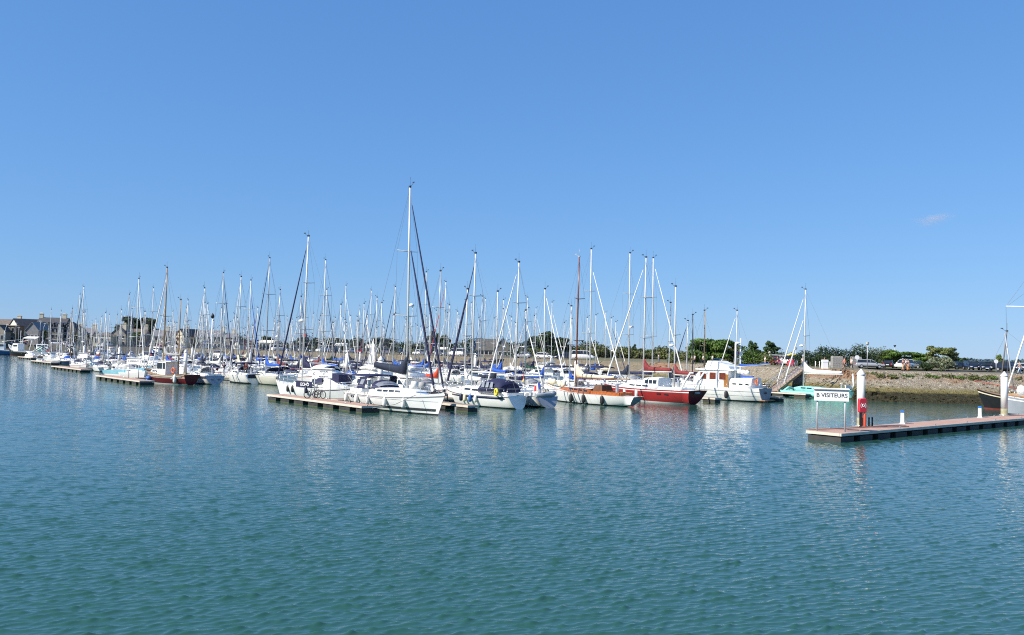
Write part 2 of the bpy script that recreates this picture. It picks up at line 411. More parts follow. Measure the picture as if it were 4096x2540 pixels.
def yacht(P, ang, L, label, ztop, group=None, lod=0, seed=0, name='sailing_yacht', hullm=None, boot=None, cove=None, transom=None, anti=None,
          deck=None, spar=None, cover=NAVY, jib=WHITC, jib2=None, hood=NAVY, bim=None, radar=False, spr=2, frac=0.97, mx=0.10, beam=None, fb=None,
          rs=None, rb=None, cabm=None, rake=0.15, upper=None, wins=3, tr=0.74, zbs=-0.06, cabh=0.42, boom_z=None, boomL=None, rails=True, winm=None, sprw=None, coverh=None, boom_rise=.06, cat='sailing yacht'):
    rr = random.Random(seed)
    B = beam or L*0.315; spar = spar or SPAR
    fb = fb or (L*0.098, L*0.095, L*0.132)
    h = Hull(L, B, fb, tr, L*0.07 if rb is None else rb, 0.4 if rs is None else rs, zbs)
    root = thing(name, label, cat, (P[0], P[1], 0), ang, group)
    h.make(root, hullm, boot, cove, transom, anti, deck, n=18 if lod == 0 else 12, upper=upper)
    zd = fb[1]+0.02
    cabin(root, -L*0.13, L*0.30, B*0.33, B*0.16, zd, cabh, cabm or WHITE, wins if lod == 0 else min(2, wins), z1=fb[1]+(fb[2]-fb[1])*0.32, winm=winm)
    c = MB()                                                       # cockpit coamings round a dark well
    for sd in (1, -1): c.box((-L*0.29, sd*B*0.27, zd+0.14), (L*0.31, 0.14, 0.30), 0, 0, (1, 0.7))
    c.box((-L*0.445, 0, zd+0.12), (0.14, B*0.5, 0.26)); c.box((-L*0.29, 0, zd+0.025), (L*0.30, B*0.46, 0.05), 0, 1)
    c.build('cockpit', [cabm or WHITE, TEAK if rr.random() < .5 else GREYD], root)
    xm = L*mx; zm = zd+cabh*0.9
    sw = sprw or B*0.30
    mast(root, xm, zm, ztop, spar, 0.046+0.0030*ztop, spr, sw, radar, rake, gear=True)
    rigging(root, h, xm, zm, ztop, spr, sw, frac, rake, r=0.010 if lod == 0 else 0.012)
    bz = boom_z or zm+0.75; bl = boomL or L*0.36
    bo = MB().tube([(xm-0.1, 0, bz), (xm-bl, 0, bz+boom_rise)], 0.075, 7).build('boom', spar, root)
    if cover:
        o = cover_mb(bl*0.95, coverh or (0.48 if lod == 0 else 0.5), 0.24 if not coverh else coverh*.6, 0.19, peak=rr.uniform(0.7, 1.2) if not coverh else coverh*1.7, seed=seed).build('sail_cover', cover, root, (xm-0.10, 0, bz+0.07)); o.rotation_euler = (0, math.atan(boom_rise/bl), 0)
    if jib:
        zt = zm+(ztop-zm)*frac
        furled(root, h.edge(0.985, 1, 0.12, 10), (xm-rake*frac+0.1, 0, zt-0.2), jib, 0.080 if lod == 0 else 0.070)
    if jib2:
        zt = zm+(ztop-zm)*0.72
        furled(root, (L*0.39, 0, fb[2]+0.05), (xm-rake*.7+0.1, 0, zt), jib2, 0.10)
    if hood: sprayhood(root, -L*0.175, B*0.31, zd+cabh*0.75, 0.72, 1.2, hood, lod == 0)
    if bim: canopy(root, -L*0.46, -L*0.2, B*0.33, zd+1.85, bim, True, zd+0.3)
    if rails: h.rail(root, r=0.013 if lod == 0 else 0.016, step=1.9 if lod == 0 else 2.8)
    if lod == 0: wheel(root, -L*0.36, zd)
    root['h'] = 0; del root['h']
    return root, h

def motorboat(P, ang, L, label, style='hardtop', group=None, seed=0, lod=0, hullm=None, cove=None, cabm=None, winm=None, topm=None, name='motor_boat', cat='motor boat', wins=3):
    B = L*0.34; fb = (L*0.095+0.1, L*0.10+0.15, L*0.13+0.3)
    h = Hull(L, B, fb, 0.92, L*0.12, 0.0, -0.1, 0.35)
    root = thing(name, label, cat, (P[0], P[1], 0), ang, group)
    h.make(root, hullm, None, cove, None, None, None, n=14)
    zd = fb[1]; wm = winm or WIN
    if style in ('fly', 'hardtop'):
        c = cabin(root, -L*0.22, L*0.28, B*0.37, B*0.22, zd, 1.05, cabm, wins, wm, 0.42, 'deckhouse', (0.42, 0.85), z1=zd+0.15)
        c2 = MB()
        for sd in (1, -1): c2.box((-L*0.34, sd*B*0.36, zd+0.25), (L*0.24, 0.12, 0.55), 0, 0, (1, .7))
        c2.build('cockpit', cabm or WHITE, root)
        # windscreen
        MB().add([(L*0.07, -B*.24, zd+0.98), (L*0.07, B*.24, zd+0.98), (L*0.16, B*.20, zd+0.58), (L*0.16, -B*.20, zd+0.58)], [(0, 1, 2, 3)]).build('windscreen', wm, root)
        hard = MB().loft([[(x, -y, z), (x, y, z), (x, y*.96, z+0.09), (x, -y*.96, z+0.09)] for x, y, z in ((-L*.36, B*.33, zd+1.22), (-L*.1, B*.36, zd+1.16), (L*.08, B*.27, zd+1.08), (L*.11, B*.2, zd+1.0))]).build('roof', cabm or WHITE, root)
    if style == 'fly':
        f = MB()
        f.loft([[(x, -y, z), (x, y, z), (x, y, z+hh), (x, -y, z+hh)] for x, y, z, hh in ((-L*.30, B*.30, zd+1.32, .3), (-L*.05, B*.31, zd+1.27, .5), (L*.04, B*.27, zd+1.2, .45), (L*.09, B*.22, zd+1.16, .1))])
        f.build('flybridge', cabm or WHITE, root)
        MB().tube([(-L*.2, B*.3, zd+1.5), (-L*.28, B*.28, zd+2.4), (-L*.28, -B*.28, zd+2.4), (-L*.2, -B*.3, zd+1.5)], 0.05, 6).build('radar_arch', WPL, root)
        if topm: canopy(root, -L*.28, L*.02, B*.27, zd+1.9, topm, False, name='flybridge_cover', arch=.3)
    if style == 'open':
        cabin(root, -L*0.02, L*0.30, B*0.33, B*0.15, zd, 0.45, cabm, 2, wm, 0.5, 'cuddy', z1=zd+.1)
        MB().add([(-L*.02, -B*.3, zd+.42), (-L*.02, B*.3, zd+.42), (-L*.08, B*.27, zd+.95), (-L*.08, -B*.27, zd+.95)], [(0, 1, 2, 3)]).build('windscreen', wm, root)
        if topm: canopy(root, -L*.40, -L*.06, B*.36, zd+0.95, topm, False, name='canvas_cover', arch=.4)
        e = MB().box((-L*.5-0.2, 0, 0.75), (0.42, 0.38, 0.6), 0, 0, (.7, .8)).box((-L*.5-.2, 0, .2), (.2, .14, .8), 0, 0).build('outboard_motor', BLACK if seed % 2 else WPL, root)
    if style == 'wheelhouse':
        c = MB().loft([[(x, -y, zd-.1), (x, y, zd-.1), (x, y*.95, z), (x, -y*.95, z)] for x, y, z in ((-L*.12, B*.33, zd+1.55), (L*.12, B*.3, zd+1.6), (L*.19, B*.26, zd+.75))], smooth=False).build('wheelhouse', cabm or WHITE, root)
        for sd in (1, -1):
            for i in range(3):
                x = -L*.09+L*.075*i
                MB().box((x+.2, sd*(B*.315+.002), zd+1.15), (L*.055, .04, .5)).build('wheelhouse_window', wm, c)
        MB().box((L*.137, 0, zd+1.25), (.05, B*.48, .42)).build('windscreen', wm, c)
        MB().box((0.0, 0, zd+1.63), (L*.31, B*.7, .08), 0, 0, (.97, .95)).build('roof', cabm or WHITE, root)
        mast(root, -L*.08, zd+1.6, zd+3.6, WPL, .05, 0, gear=False)
    h.rail(root, 0.5, 0.98, 0.5, r=0.016, step=1.6, bow=False)
    return root, h

def fender(P, label, m=FENK, r=0.13, ln=0.62, group=None, rope=0.45):
    f = MB().lathe([(0.03, ln*.5+.1), (0.05, ln*.5+.02), (r*.75, ln*.42), (r, ln*.25), (r, -ln*.3), (r*.75, -ln*.44), (0.03, -ln*.52)], (0, 0, 0), 10)
    f.tube([(0, 0, ln*.5+.05), (0, 0, ln*.5+rope)], 0.014, 4, 1)
    return tag(f.build('fender', [m, ROPE], None, P), label, 'fender', group)
def ball_fender(P, label, m=FENBL, r=0.26, group=None):
    f = MB().lathe([(0.03, -r)]+[(r*math.sin(R(a)), -r*math.cos(R(a))) for a in (25, 50, 75, 100, 125, 150)]+[(0.06, r+.04), (0.04, r+.08)], (0, 0, 0), 12)
    f.tube([(0, 0, r), (0, 0, r+.4)], 0.014, 4, 1)
    return tag(f.build('fender', [m, ROPE], None, P), label, 'fender', group)
def W(root, p):
    """local boat point -> world point"""
    a = root.rotation_euler.z; c, s = math.cos(a), math.sin(a)
    return Vector((root.location.x+p[0]*c-p[1]*s, root.location.y+p[0]*s+p[1]*c, root.location.z+p[2]))
def flag(root, p, cols, size=(0.75, 0.5), ang=2.2, vertical=True, label=None, pole=1.3):
    """ensign on a raked staff: stripes of the given materials"""
    s = MB().tube([p, Vector(p)+Vector((-.25, 0, pole))], 0.018, 5).build('flag_staff', WPL, root)
    top = Vector(p)+Vector((-.25, 0, pole)); mb = MB(); n = len(cols); k = 6
    d = Vector((math.cos(ang), math.sin(ang), 0)); nrm = Vector((-d.y, d.x, 0))
    def pt(u, v):
        return top+d*(size[0]*u)+nrm*(0.07*math.sin(5*u+2*v))+Vector((0, 0, -size[1]*v-size[0]*.45*u*u))
    for i in range(n):
        for j in range(k):
            if vertical: q = [((i+j/k)/n, 0), ((i+(j+1)/k)/n, 0), ((i+(j+1)/k)/n, 1), ((i+j/k)/n, 1)]
            else: q = [(j/k, i/n), ((j+1)/k, i/n), ((j+1)/k, (i+1)/n), (j/k, (i+1)/n)]
            mb.add([pt(u, v) for u, v in q], [(0, 1, 2, 3)], i, True)
    f = mb.build('flag', cols, s)
    if label: f['label'] = label
    return f
FLB, FLW, FLR, FLK, FLY = (mat('flag_'+n, c, .8, .1) for n, c in (('blue', (.01, .04, .28)), ('white', (.8, .8, .8)), ('red', (.6, .02, .03)), ('black', (.015, .015, .015)), ('gold', (.8, .5, .03))))

# ------------------------------------------------------------------ water
def water_mat():
    m = bpy.data.materials.new('harbour_water'); m.use_nodes = True
    t = m.node_tree; b = t.nodes['Principled BSDF']; L = t.links.new
    b.inputs['Roughness'].default_value = 0.05; b.inputs['IOR'].default_value = 1.33
    g = t.nodes.new('ShaderNodeNewGeometry')
    def noise(scale, sc3, rot, detail, rough=0.55, dist=0.0):
        mp = t.nodes.new('ShaderNodeMapping'); mp.vector_type = 'TEXTURE'; mp.inputs['Scale'].default_value = tuple(1/q for q in sc3); mp.inputs['Rotation'].default_value = (0, 0, rot)
        L(g.outputs['Position'], mp.inputs['Vector'])
        n = t.nodes.new('ShaderNodeTexNoise'); n.inputs['Scale'].default_value = scale; n.inputs['Detail'].default_value = detail
        n.inputs['Roughness'].default_value = rough; n.inputs['Distortion'].default_value = dist
        L(mp.outputs[0], n.inputs['Vector']); return n.outputs['Fac']
    def math2(op, a, b_, c_=None):
        n = t.nodes.new('ShaderNodeMath'); n.operation = op
        for i, x in enumerate((a, b_) if c_ is None else (a, b_, c_)):
            if isinstance(x, (int, float)): n.inputs[i].default_value = x
            else: L(x, n.inputs[i])
        return n.outputs[0]
    b2 = noise(5.5, (0.6, 1.2, 1), R(30), 2, 0.5, 0.5)
    a2 = noise(2.2, (0.5, 1.1, 1), R(8), 2, 0.5, 0.4)
    gust = noise(0.035, (0.5, 1.4, 1), R(8), 3)
    hgt = math2('ADD', math2('MULTIPLY', a2, 0.04), math2('MULTIPLY', b2, 0.009))
    gm = t.nodes.new('ShaderNodeMapRange'); gm.inputs['From Min'].default_value = 0.35; gm.inputs['From Max'].default_value = 0.65
    gm.inputs['To Min'].default_value = 0.65; gm.inputs['To Max'].default_value = 1.1; L(gust, gm.inputs['Value'])
    bp = t.nodes.new('ShaderNodeBump'); bp.inputs['Strength'].default_value = 1.0; bp.inputs['Distance'].default_value = 1.0
    L(math2('MULTIPLY', hgt, gm.outputs[0]), bp.inputs['Height']); L(bp.outputs[0], b.inputs['Normal'])
    mx = t.nodes.new('ShaderNodeMix'); mx.data_type = 'RGBA'
    mx.inputs['A'].default_value = (0.024, 0.080, 0.064, 1); mx.inputs['B'].default_value = (0.024, 0.086, 0.076, 1)
    L(gust, mx.inputs['Factor']); L(mx.outputs['Result'], b.inputs['Base Color'])
    return m
WATERM = water_mat()
def build_water():
    """one sheet: real wavelets over the basin (finer rows towards the quay we look from), flat beyond"""
    g = np.random.default_rng(5)
    y0, y1 = 5.0, 135.0; ys = [y0]
    while ys[-1] < y1: ys.append(ys[-1]+max(0.024, 0.0019*ys[-1]))
    ys = np.array(ys); ys[-1] = y1; ncol = 1250; s_ = np.linspace(-1, 1, ncol)
    half = 0.66*ys+8; X = s_[None, :]*half[:, None]; Y = np.repeat(ys[:, None], ncol, 1)
    dy = np.gradient(ys)[:, None]; H = np.zeros_like(X); var = 0
    for k in range(70):
        lam = 0.09*(1.1/0.09)**(k/69); th = R(117)+g.normal(0, R(13 if k % 4 else 34)); kk = 2*math.pi/lam
        slope = 0.046*math.exp(-((math.log(lam)-math.log(0.22))/0.75)**2)
        f = np.clip((lam/dy-2.0)/2.0, 0, 1)
        H += (slope/kk)*f*np.sin(kk*(math.cos(th)*X+math.sin(th)*Y)+g.uniform(0, 6.283)); var += (slope/kk)**2/2
    sg = math.sqrt(var); H = H+0.40*(H*H/sg-sg)
    patch = 0.85+0.35*np.sin(X*0.09+Y*0.05+1)*np.sin(Y*0.11-X*0.03)
    e = np.clip((1-np.abs(s_))/0.03, 0, 1)[None, :]*np.clip((y1-ys)/12, 0, 1)[:, None]*np.clip((ys-y0)/0.5, 0, 1)[:, None]
    q = (X+5.9)*V2.x+(Y-64.9)*V2.y; uu = (X+5.9)*U2.x+(Y-64.9)*U2.y      # sheltered water under the sterns
    ss = lambda a, b, t: np.clip((t-a)/(b-a), 0, 1)**2*(3-2*np.clip((t-a)/(b-a), 0, 1))
    H = H*e*patch*(1-0.66*ss(24, 3, q)*ss(-20, -4, uu))
    nr = len(ys); V = np.stack([X, Y, H], 2).reshape(-1, 3)
    a, b = half[0], half[-1]
    ext = np.array([(-800, y0, 0), (-800, y1, 0), (800, y0, 0), (800, y1, 0), (-800, -60, 0), (800, -60, 0), (-800, 720, 0), (800, 720, 0)], float)
    V = np.concatenate([V, ext]); n0 = nr*ncol
    idx = np.arange(n0).reshape(nr, ncol)
    Q = np.stack([idx[:-1, :-1], idx[:-1, 1:], idx[1:, 1:], idx[1:, :-1]], 2).reshape(-1, 4)
    bl, br, tl, tr_ = idx[0, 0], idx[0, -1], idx[-1, 0], idx[-1, -1]
    Q = np.concatenate([Q, [(n0, bl, tl, n0+1), (br, n0+2, n0+3, tr_), (n0+4, n0+5, n0+2, n0), (n0+1, n0+3, n0+7, n0+6)]]).astype(np.int32)
    me = bpy.data.meshes.new('water'); nq = len(Q)
    me.vertices.add(len(V)); me.loops.add(nq*4); me.polygons.add(nq)
    me.vertices.foreach_set('co', V.astype(np.float32).ravel()); me.loops.foreach_set('vertex_index', Q.ravel())
    me.polygons.foreach_set('loop_start', np.arange(0, nq*4, 4, dtype=np.int32)); me.polygons.foreach_set('use_smooth', np.ones(nq, dtype=bool))
    me.materials.append(WATERM); me.update(calc_edges=True)
    o = bpy.data.objects.new('water', me); COL.objects.link(o); return o
tag(build_water(), 'green-blue rippled harbour water', 'water', kind='structure')

# ------------------------------------------------------------------ land, stone bank and harbour wall
ZT = 3.6
TOE = [(190, 74), (110, 90), (75, 95), (60, 98.5), (46, 101), (42.5, 103), (42.3, 112), (37, 121), (20, 160), (-10, 200), (-120, 300), (-187, 322), (-420, 332)]
TOP = [(192, 86), (113, 103), (78, 107), (62, 110.5), (50, 113), (46.5, 115), (46, 119), (42, 126), (27, 163), (-9, 202), (-119.6, 301.2), (-186.8, 323.2), (-420, 333.2)]
def smat(name, kind):
    m = bpy.data.materials.new(name); m.use_nodes = True
    t = m.node_tree; b = t.nodes['Principled BSDF']; L = t.links.new; b.inputs['Roughness'].default_value = 0.9
    b.inputs['Specular IOR Level'].default_value = 0.2
    g = t.nodes.new('ShaderNodeNewGeometry')
    def noise(s, d=4, r=0.6):
        n = t.nodes.new('ShaderNodeTexNoise'); n.inputs['Scale'].default_value = s; n.inputs['Detail'].default_value = d; n.inputs['Roughness'].default_value = r
        L(g.outputs['Position'], n.inputs['Vector']); return n.outputs['Fac']
    def ramp(f, *st):
        r = t.nodes.new('ShaderNodeValToRGB'); L(f, r.inputs['Fac']); e = r.color_ramp.elements
        while len(e) < len(st): e.new(0.5)
        for x, (p, c) in zip(e, st): x.position = p; x.color = (*c, 1) if len(c) == 3 else c
        return r.outputs['Color']
    def mix(f, a, b_):
        n = t.nodes.new('ShaderNodeMix'); n.data_type = 'RGBA'
        if isinstance(f, float): n.inputs['Factor'].default_value = f
        else: L(f, n.inputs['Factor'])
        L(a, n.inputs['A']); L(b_, n.inputs['B']); return n.outputs['Result']
    if kind == 'bank':
        v = t.nodes.new('ShaderNodeTexVoronoi'); v.inputs['Scale'].default_value = 3.6; L(g.outputs['Position'], v.inputs['Vector'])
        v2 = t.nodes.new('ShaderNodeTexVoronoi'); v2.inputs['Scale'].default_value = 3.6; v2.feature = 'DISTANCE_TO_EDGE'; L(g.outputs['Position'], v2.inputs['Vector'])
        sx = t.nodes.new('ShaderNodeSeparateColor'); L(v.outputs['Color'], sx.inputs[0])
        stone = ramp(sx.outputs[0], (0, (.22, .185, .135)), (.5, (.27, .23, .17)), (.8, (.31, .27, .205)), (1, (.37, .34, .28)))
        crack = ramp(v2.outputs['Distance'], (0, (.7, .7, .7)), (.12, (1, 1, 1)))
        n = t.nodes.new('ShaderNodeMix'); n.data_type = 'RGBA'; n.blend_type = 'MULTIPLY'; n.inputs['Factor'].default_value = 1
        L(stone, n.inputs['A']); L(crack, n.inputs['B']); stone = n.outputs['Result']
        sep = t.nodes.new('ShaderNodeSeparateXYZ'); L(g.outputs['Position'], sep.inputs[0])
        def zmask(z0, z1, amp):
            a = t.nodes.new('ShaderNodeMath'); a.operation = 'MULTIPLY_ADD'; L(noise(0.7), a.inputs[0]); a.inputs[1].default_value = amp; L(sep.outputs['Z'], a.inputs[2])
            mr = t.nodes.new('ShaderNodeMapRange'); L(a.outputs[0], mr.inputs[0]); mr.inputs[1].default_value = z0+amp*.5; mr.inputs[2].default_value = z1+amp*.5
            return mr.outputs[0]
        rust = ramp(noise(0.09, 3), (.52, (0, 0, 0)), (.62, (1, 1, 1)))
        rm = t.nodes.new('ShaderNodeMath'); rm.operation = 'MULTIPLY'; L(rust, rm.inputs[0]); L(zmask(2.2, 2.7, .5), rm.inputs[1])
        rc = t.nodes.new('ShaderNodeRGB'); rc.outputs[0].default_value = (.26, .105, .04, 1)
        rm2 = t.nodes.new('ShaderNodeMath'); rm2.operation = 'MULTIPLY'; L(rm.outputs[0], rm2.inputs[0]); rm2.inputs[1].default_value = .6
        c = mix(rm2.outputs[0], stone, rc.outputs[0])
        ol = ramp(noise(3.0), (.3, (.10, .085, .03)), (.7, (.20, .17, .07)))
        c = mix(zmask(1.35, 1.9, .6), ol, c)
        weed = ramp(noise(2.5, 6), (.35, (.016, .015, .008)), (.62, (.045, .040, .018)), (.75, (.10, .09, .06)))
        c = mix(zmask(1.0, 1.2, .25), weed, c)
        L(c, b.inputs['Base Color'])
        bp = t.nodes.new('ShaderNodeBump'); bp.inputs['Distance'].default_value = 0.25; bp.inputs['Strength'].default_value = 0.9
        L(v2.outputs['Distance'], bp.inputs['Height']); L(bp.outputs[0], b.inputs['Normal'])
    elif kind == 'wall':
        br = t.nodes.new('ShaderNodeTexBrick'); br.inputs['Scale'].default_value = 1.0
        mp = t.nodes.new('ShaderNodeMapping'); mp.inputs['Rotation'].default_value = (R(90), 0, 0); L(g.outputs['Position'], mp.inputs[0]); L(mp.outputs[0], br.inputs['Vector'])
        br.inputs['Color1'].default_value = (.20, .17, .12, 1); br.inputs['Color2'].default_value = (.135, .112, .08, 1); br.inputs['Mortar'].default_value = (.12, .10, .08, 1)
        c = mix(ramp(noise(.4), (.4, (0, 0, 0)), (.7, (1, 1, 1))), br.outputs['Color'], ramp(noise(2), (.3, (.12, .10, .06)), (.7, (.22, .19, .135))))
        L(c, b.inputs['Base Color'])
    elif kind == 'ground':
        c = mix(ramp(noise(.12), (.42, (0, 0, 0)), (.58, (1, 1, 1))), ramp(noise(1.5), (.3, (.07, .085, .025)), (.7, (.13, .14, .05))), ramp(noise(2.5), (.3, (.15, .12, .075)), (.7, (.24, .20, .14))))
        L(c, b.inputs['Base Color'])
    return m
BANKM, WALLM, GROUNDM = smat('rip_rap_bank', 'bank'), smat('masonry_wall', 'wall'), smat('rough_grass_ground', 'ground')

def strip(a, b, na, name, m, z0, z1, i0, i1, amp=0.0, curve=0.0, kind='structure', label=None, cat=None):
    """bank surface between two polylines, subdivided and roughened"""
    mb = MB(); rows = []
    for i in range(i0, i1):
        A0, A1, B0, B1 = (Vector((*p, 0)) for p in (a[i], a[i+1], b[i], b[i+1]))
        seg = max(1, int((A1-A0).length/(0.55 if amp else 6)))
        for k in range(seg+(1 if i == i1-1 else 0)):
            P, Q = A0.lerp(A1, k/seg), B0.lerp(B1, k/seg); row = []
            for j in range(na+1):
                f = j/na; p = P.lerp(Q, f); p.z = z0+(z1-z0)*(f+curve*math.sin(math.pi*f))
                if amp and j < na:
                    p.z += amp*mnoise.fractal((p.x*.55, p.y*.55, 0), 1, 2, 4)+amp*.8*(mnoise.cell((p.x*1.6, p.y*1.6, 3))-.5)
                row.append(p)
            rows.append(row)
    mb.loft(rows, closed=False, cap=False, smooth=not amp)
    return tag(mb.build(name, m), label, cat, kind=kind)
strip(TOE, TOP, 26, 'rip_rap_bank', BANKM, -0.7, ZT, 0, 8, 0.08, 0.03, label='sloping rip-rap stone bank with dark weed along the waterline', cat='bank')
strip(TOE, TOP, 4, 'quay_wall', mat('dark_quay_wall', (.075, .07, .06), .9, .3, .5), -0.7, ZT, 10, 12, 0, label='dark town quay wall behind the fishing boats', cat='wall')  # town quay section drawn darker than the harbour wall
strip(TOE, TOP, 4, 'harbour_wall', WALLM, -0.7, ZT, 8, 10, 0, label='long sand-coloured stone harbour wall behind the moored boats', cat='wall')
far = [(2600, 300), (2600, 700), (2600, 1200), (2600, 1700), (2400, 2500), (2000, 2500), (1500, 2500), (1000, 2500), (300, 2500), (-500, 2500), (-1500, 2500), (-2500, 1800), (-2600, 400)]
gm_ = MB()
gm_.loft([[(*TOP[i], ZT), (TOP[i][0]*.8+far[i][0]*.2, TOP[i][1]*.8+far[i][1]*.2, ZT), (*far[i], ZT+1)] for i in range(13)], closed=False, cap=False, smooth=False)
tag(gm_.build('ground', GROUNDM), 'flat grassy land behind the harbour', 'ground', kind='structure')

ASPH = mat('asphalt', (0.075, 0.072, 0.070), 0.9, 0.2, 0.6)
PATH = mat('pale_gravel_path', (0.33, 0.27, 0.20), 0.95, 0.15, 0.8)
GRASSM = mat('mown_grass', (0.075, 0.105, 0.028), 0.95, 0.3, 0.7)
def land_strip(name, m, o0, o1, i0, i1, dz, label):
    """a sheet laid parallel to the top of the bank, o0..o1 metres behind it"""
    mb = MB(); L = []
    for i in range(i0, i1+1):
        p = Vector((*TOP[i], 0)); d = Vector((*TOP[min(i+1, 12)], 0))-Vector((*TOP[max(i-1, 0)], 0)); n = Vector((d.y, -d.x, 0)).normalized()
        L.append([(p+n*o0)+Vector((0, 0, ZT+dz)), (p+n*o1)+Vector((0, 0, ZT+dz))])
    mb.loft(L, closed=False, cap=False, smooth=False)
    return tag(mb.build(name, m), label, name.replace('_', ' '), kind='structure')
def TOPP(px, off):
    """ground point off metres behind the bank's edge, seen in photograph column px"""
    best = None
    for i in range(0, 12):
        for k in range(120):
            p = Vector((*TOP[i], 0)).lerp(Vector((*TOP[i+1], 0)), k/120)
            d = Vector((*TOP[i+1], 0))-Vector((*TOP[i], 0)); n = Vector((d.y, -d.x, 0)).normalized()
            q = p+n*off; q.z = ZT; e = abs(proj(q)[0]-px)
            if best is None or e < best[0]: best = (e, q)
    return best[1]

# ------------------------------------------------------------------ pontoons, piles, signs
PDECK = mat('terracotta_decking', (0.43, 0.27, 0.205), 0.8, 0.18, 1.5, bump=0.3, bscale=12)
PDECKG = mat('weathered_decking', (0.33, 0.24, 0.19), 0.85, 0.2, 1.5)
PBEAM = mat('pale_edge_beam', (0.54, 0.50, 0.42), 0.6, 0.12, 2)
PFLOAT = mat('dark_float', (0.035, 0.036, 0.035), 0.7, 0.4, 1.5)
PALGAE = mat('algae_skirt', (0.075, 0.085, 0.018), 0.8, 0.4, 4)
PILEM = mat('white_pile_paint', (0.70, 0.69, 0.66), 0.5, 0.12, 0.8)
PILED = mat('weathered_pile_foot', (0.30, 0.28, 0.17), 0.8, 0.35, 3)
SIGNW = mat('sign_white', (0.80, 0.80, 0.79), 0.4, 0.03)
SIGNT = mat('sign_black_letters', (0.02, 0.02, 0.025), 0.5, 0.05)
POSTG = mat('galvanised_post', (0.50, 0.52, 0.54), 0.45, 0.08, metal=0.2)
DZ = 0.55

def pontoon(name, P, ang, L, wd, label, cat='pontoon', group=None, deck=PDECK, fl=1.7, gap=0.85, both=False, cleats=True, algae=True, lod=0):
    """floating walkway: local x along it from its end, deck top at z = 0.55"""
    r = thing(name, label, cat, (P[0], P[1], 0), ang, group)
    d = MB(); n = max(1, int(L/6.0))
    for i in range(n):                                              # deck panels with narrow joints
        d.box((L*(i+.5)/n, 0, DZ-.03), (L/n-.03, wd-.10, .06))
    d.build('decking', deck, r)
    e = MB()
    for s in (1, -1): e.box((L/2, s*(wd/2-.02), DZ-.09), (L+.02, .10, .17))
    for x in (0, L): e.box((x+(.03 if x == 0 else -.03), 0, DZ-.09), (.10, wd-.16, .17))
    e.build('edge_beam', PBEAM, r)
    MB().box((L/2, 0, DZ-.215), (L-.3, wd-.5, .07)).build('under_frame', PFLOAT, r)
    x = 0.08
    while x < L-0.5:
        ln = min(fl, L-.08-x)
        f = MB()
        f.box((x+ln/2, 0, .07), (ln, wd-.12, .46), 0, 0)
        f.box((x+ln/2, 0, -.22), (ln*.98, wd-.16, .12), 0, 0)
        if algae: f.box((x+ln/2, 0, .015), (ln+.01, wd-.11, .05), 0, 1)
        f.build('float', [PFLOAT, PALGAE], r)
        x += fl+gap
    if cleats:
        k = max(2, int(L/5))
        for i in range(k):
            for s in (1, -1):
                xx = L*(i+.5)/k
                MB().tube([(xx-.12, s*(wd/2-.14), DZ+.09), (xx+.12, s*(wd/2-.14), DZ+.09)], .022, 5).tube([(xx, s*(wd/2-.14), DZ), (xx, s*(wd/2-.14), DZ+.09)], .03, 5).build('cleat', STEEL, r)
    return r

def pile(P, label, ztop=4.35, r=0.25, group='white mooring piles with conical caps', letter=None):
    o = thing('mooring_pile', label, 'pile', (P[0], P[1], 0), 0, group)
    MB().lathe([(r, -1.5), (r, 0.0), (r, 1.15)], n=16).build('pile_foot', PILED, o)
    MB().lathe([(r, 1.15), (r, ztop-.42)], n=16).build('shaft', PILEM, o)
    MB().lathe([(r+.025, ztop-.42), (r+.03, ztop-.34), (0.02, ztop)], n=16).build('cap', WPL, o)
    c = MB(); c.torus((0, 0, DZ+.05), r+.09, .04, 'z', 16).build('pile_guide', STEEL, o)
    return o

def pontoon_sign(P, ang, lines, label, wpost=1.6, w=1.98, zb=2.4, h=0.66, name='pontoon_sign'):
    """white name board on two posts; local x along the board, the lettered face looks along local -y"""
    r = thing(name, label, 'sign', (P[0], P[1], 0), ang)
    for s in (1, -1): MB().tube([(s*wpost/2, 0, DZ), (s*wpost/2, 0, zb+h)], .05, 8).build('post', POSTG, r)
    b = MB().box((0, -.09, zb+h/2), (w, .07, h)).build('board', SIGNW, r)
    k = MB().loft([[(x, -.23, zb+h+.12), (x, -.23, zb+h+.17), (x, .1, zb+h+.20), (x, .1, zb+h+.08), (x, -.12, zb+h+.06)] for x in (-w/2-.03, w/2+.03)], smooth=False)
    k.build('light_hood', SIGNW, r)
    MB().box((0, -.07, zb+h+.03), (w*.98, .05, .07)).build('light_strip', POSTG, r)
    for body, size, x, z in lines: text(body, size, SIGNT, b, (x, -.128, zb+z), (R(90), 0, 0))
    return r

def pedestal(P, ang, label):
    r = thing('service_pedestal', label, 'power pedestal', (P[0], P[1], DZ), ang, 'white service pedestals with blue caps')
    MB().loft([[(-a, -b, z), (a, -b, z), (a, b, z), (-a, b, z)] for a, b, z in ((.15, .14, 0), (.105, .10, .12), (.095, .09, .8))], smooth=False).build('column', WPL, r)
    MB().loft([[(-a, -b, z), (a, -b, z), (a, b, z), (-a, b, z)] for a, b, z in ((.115, .11, .8), (.12, .115, .85), (.08, .08, .93))], smooth=False).build('lamp_cap', BLUEP, r)
    for z in (.45, .62): MB().box((.098, -.02, z), (.03, .09, .10)).build('socket', POSTG, r)
    return r

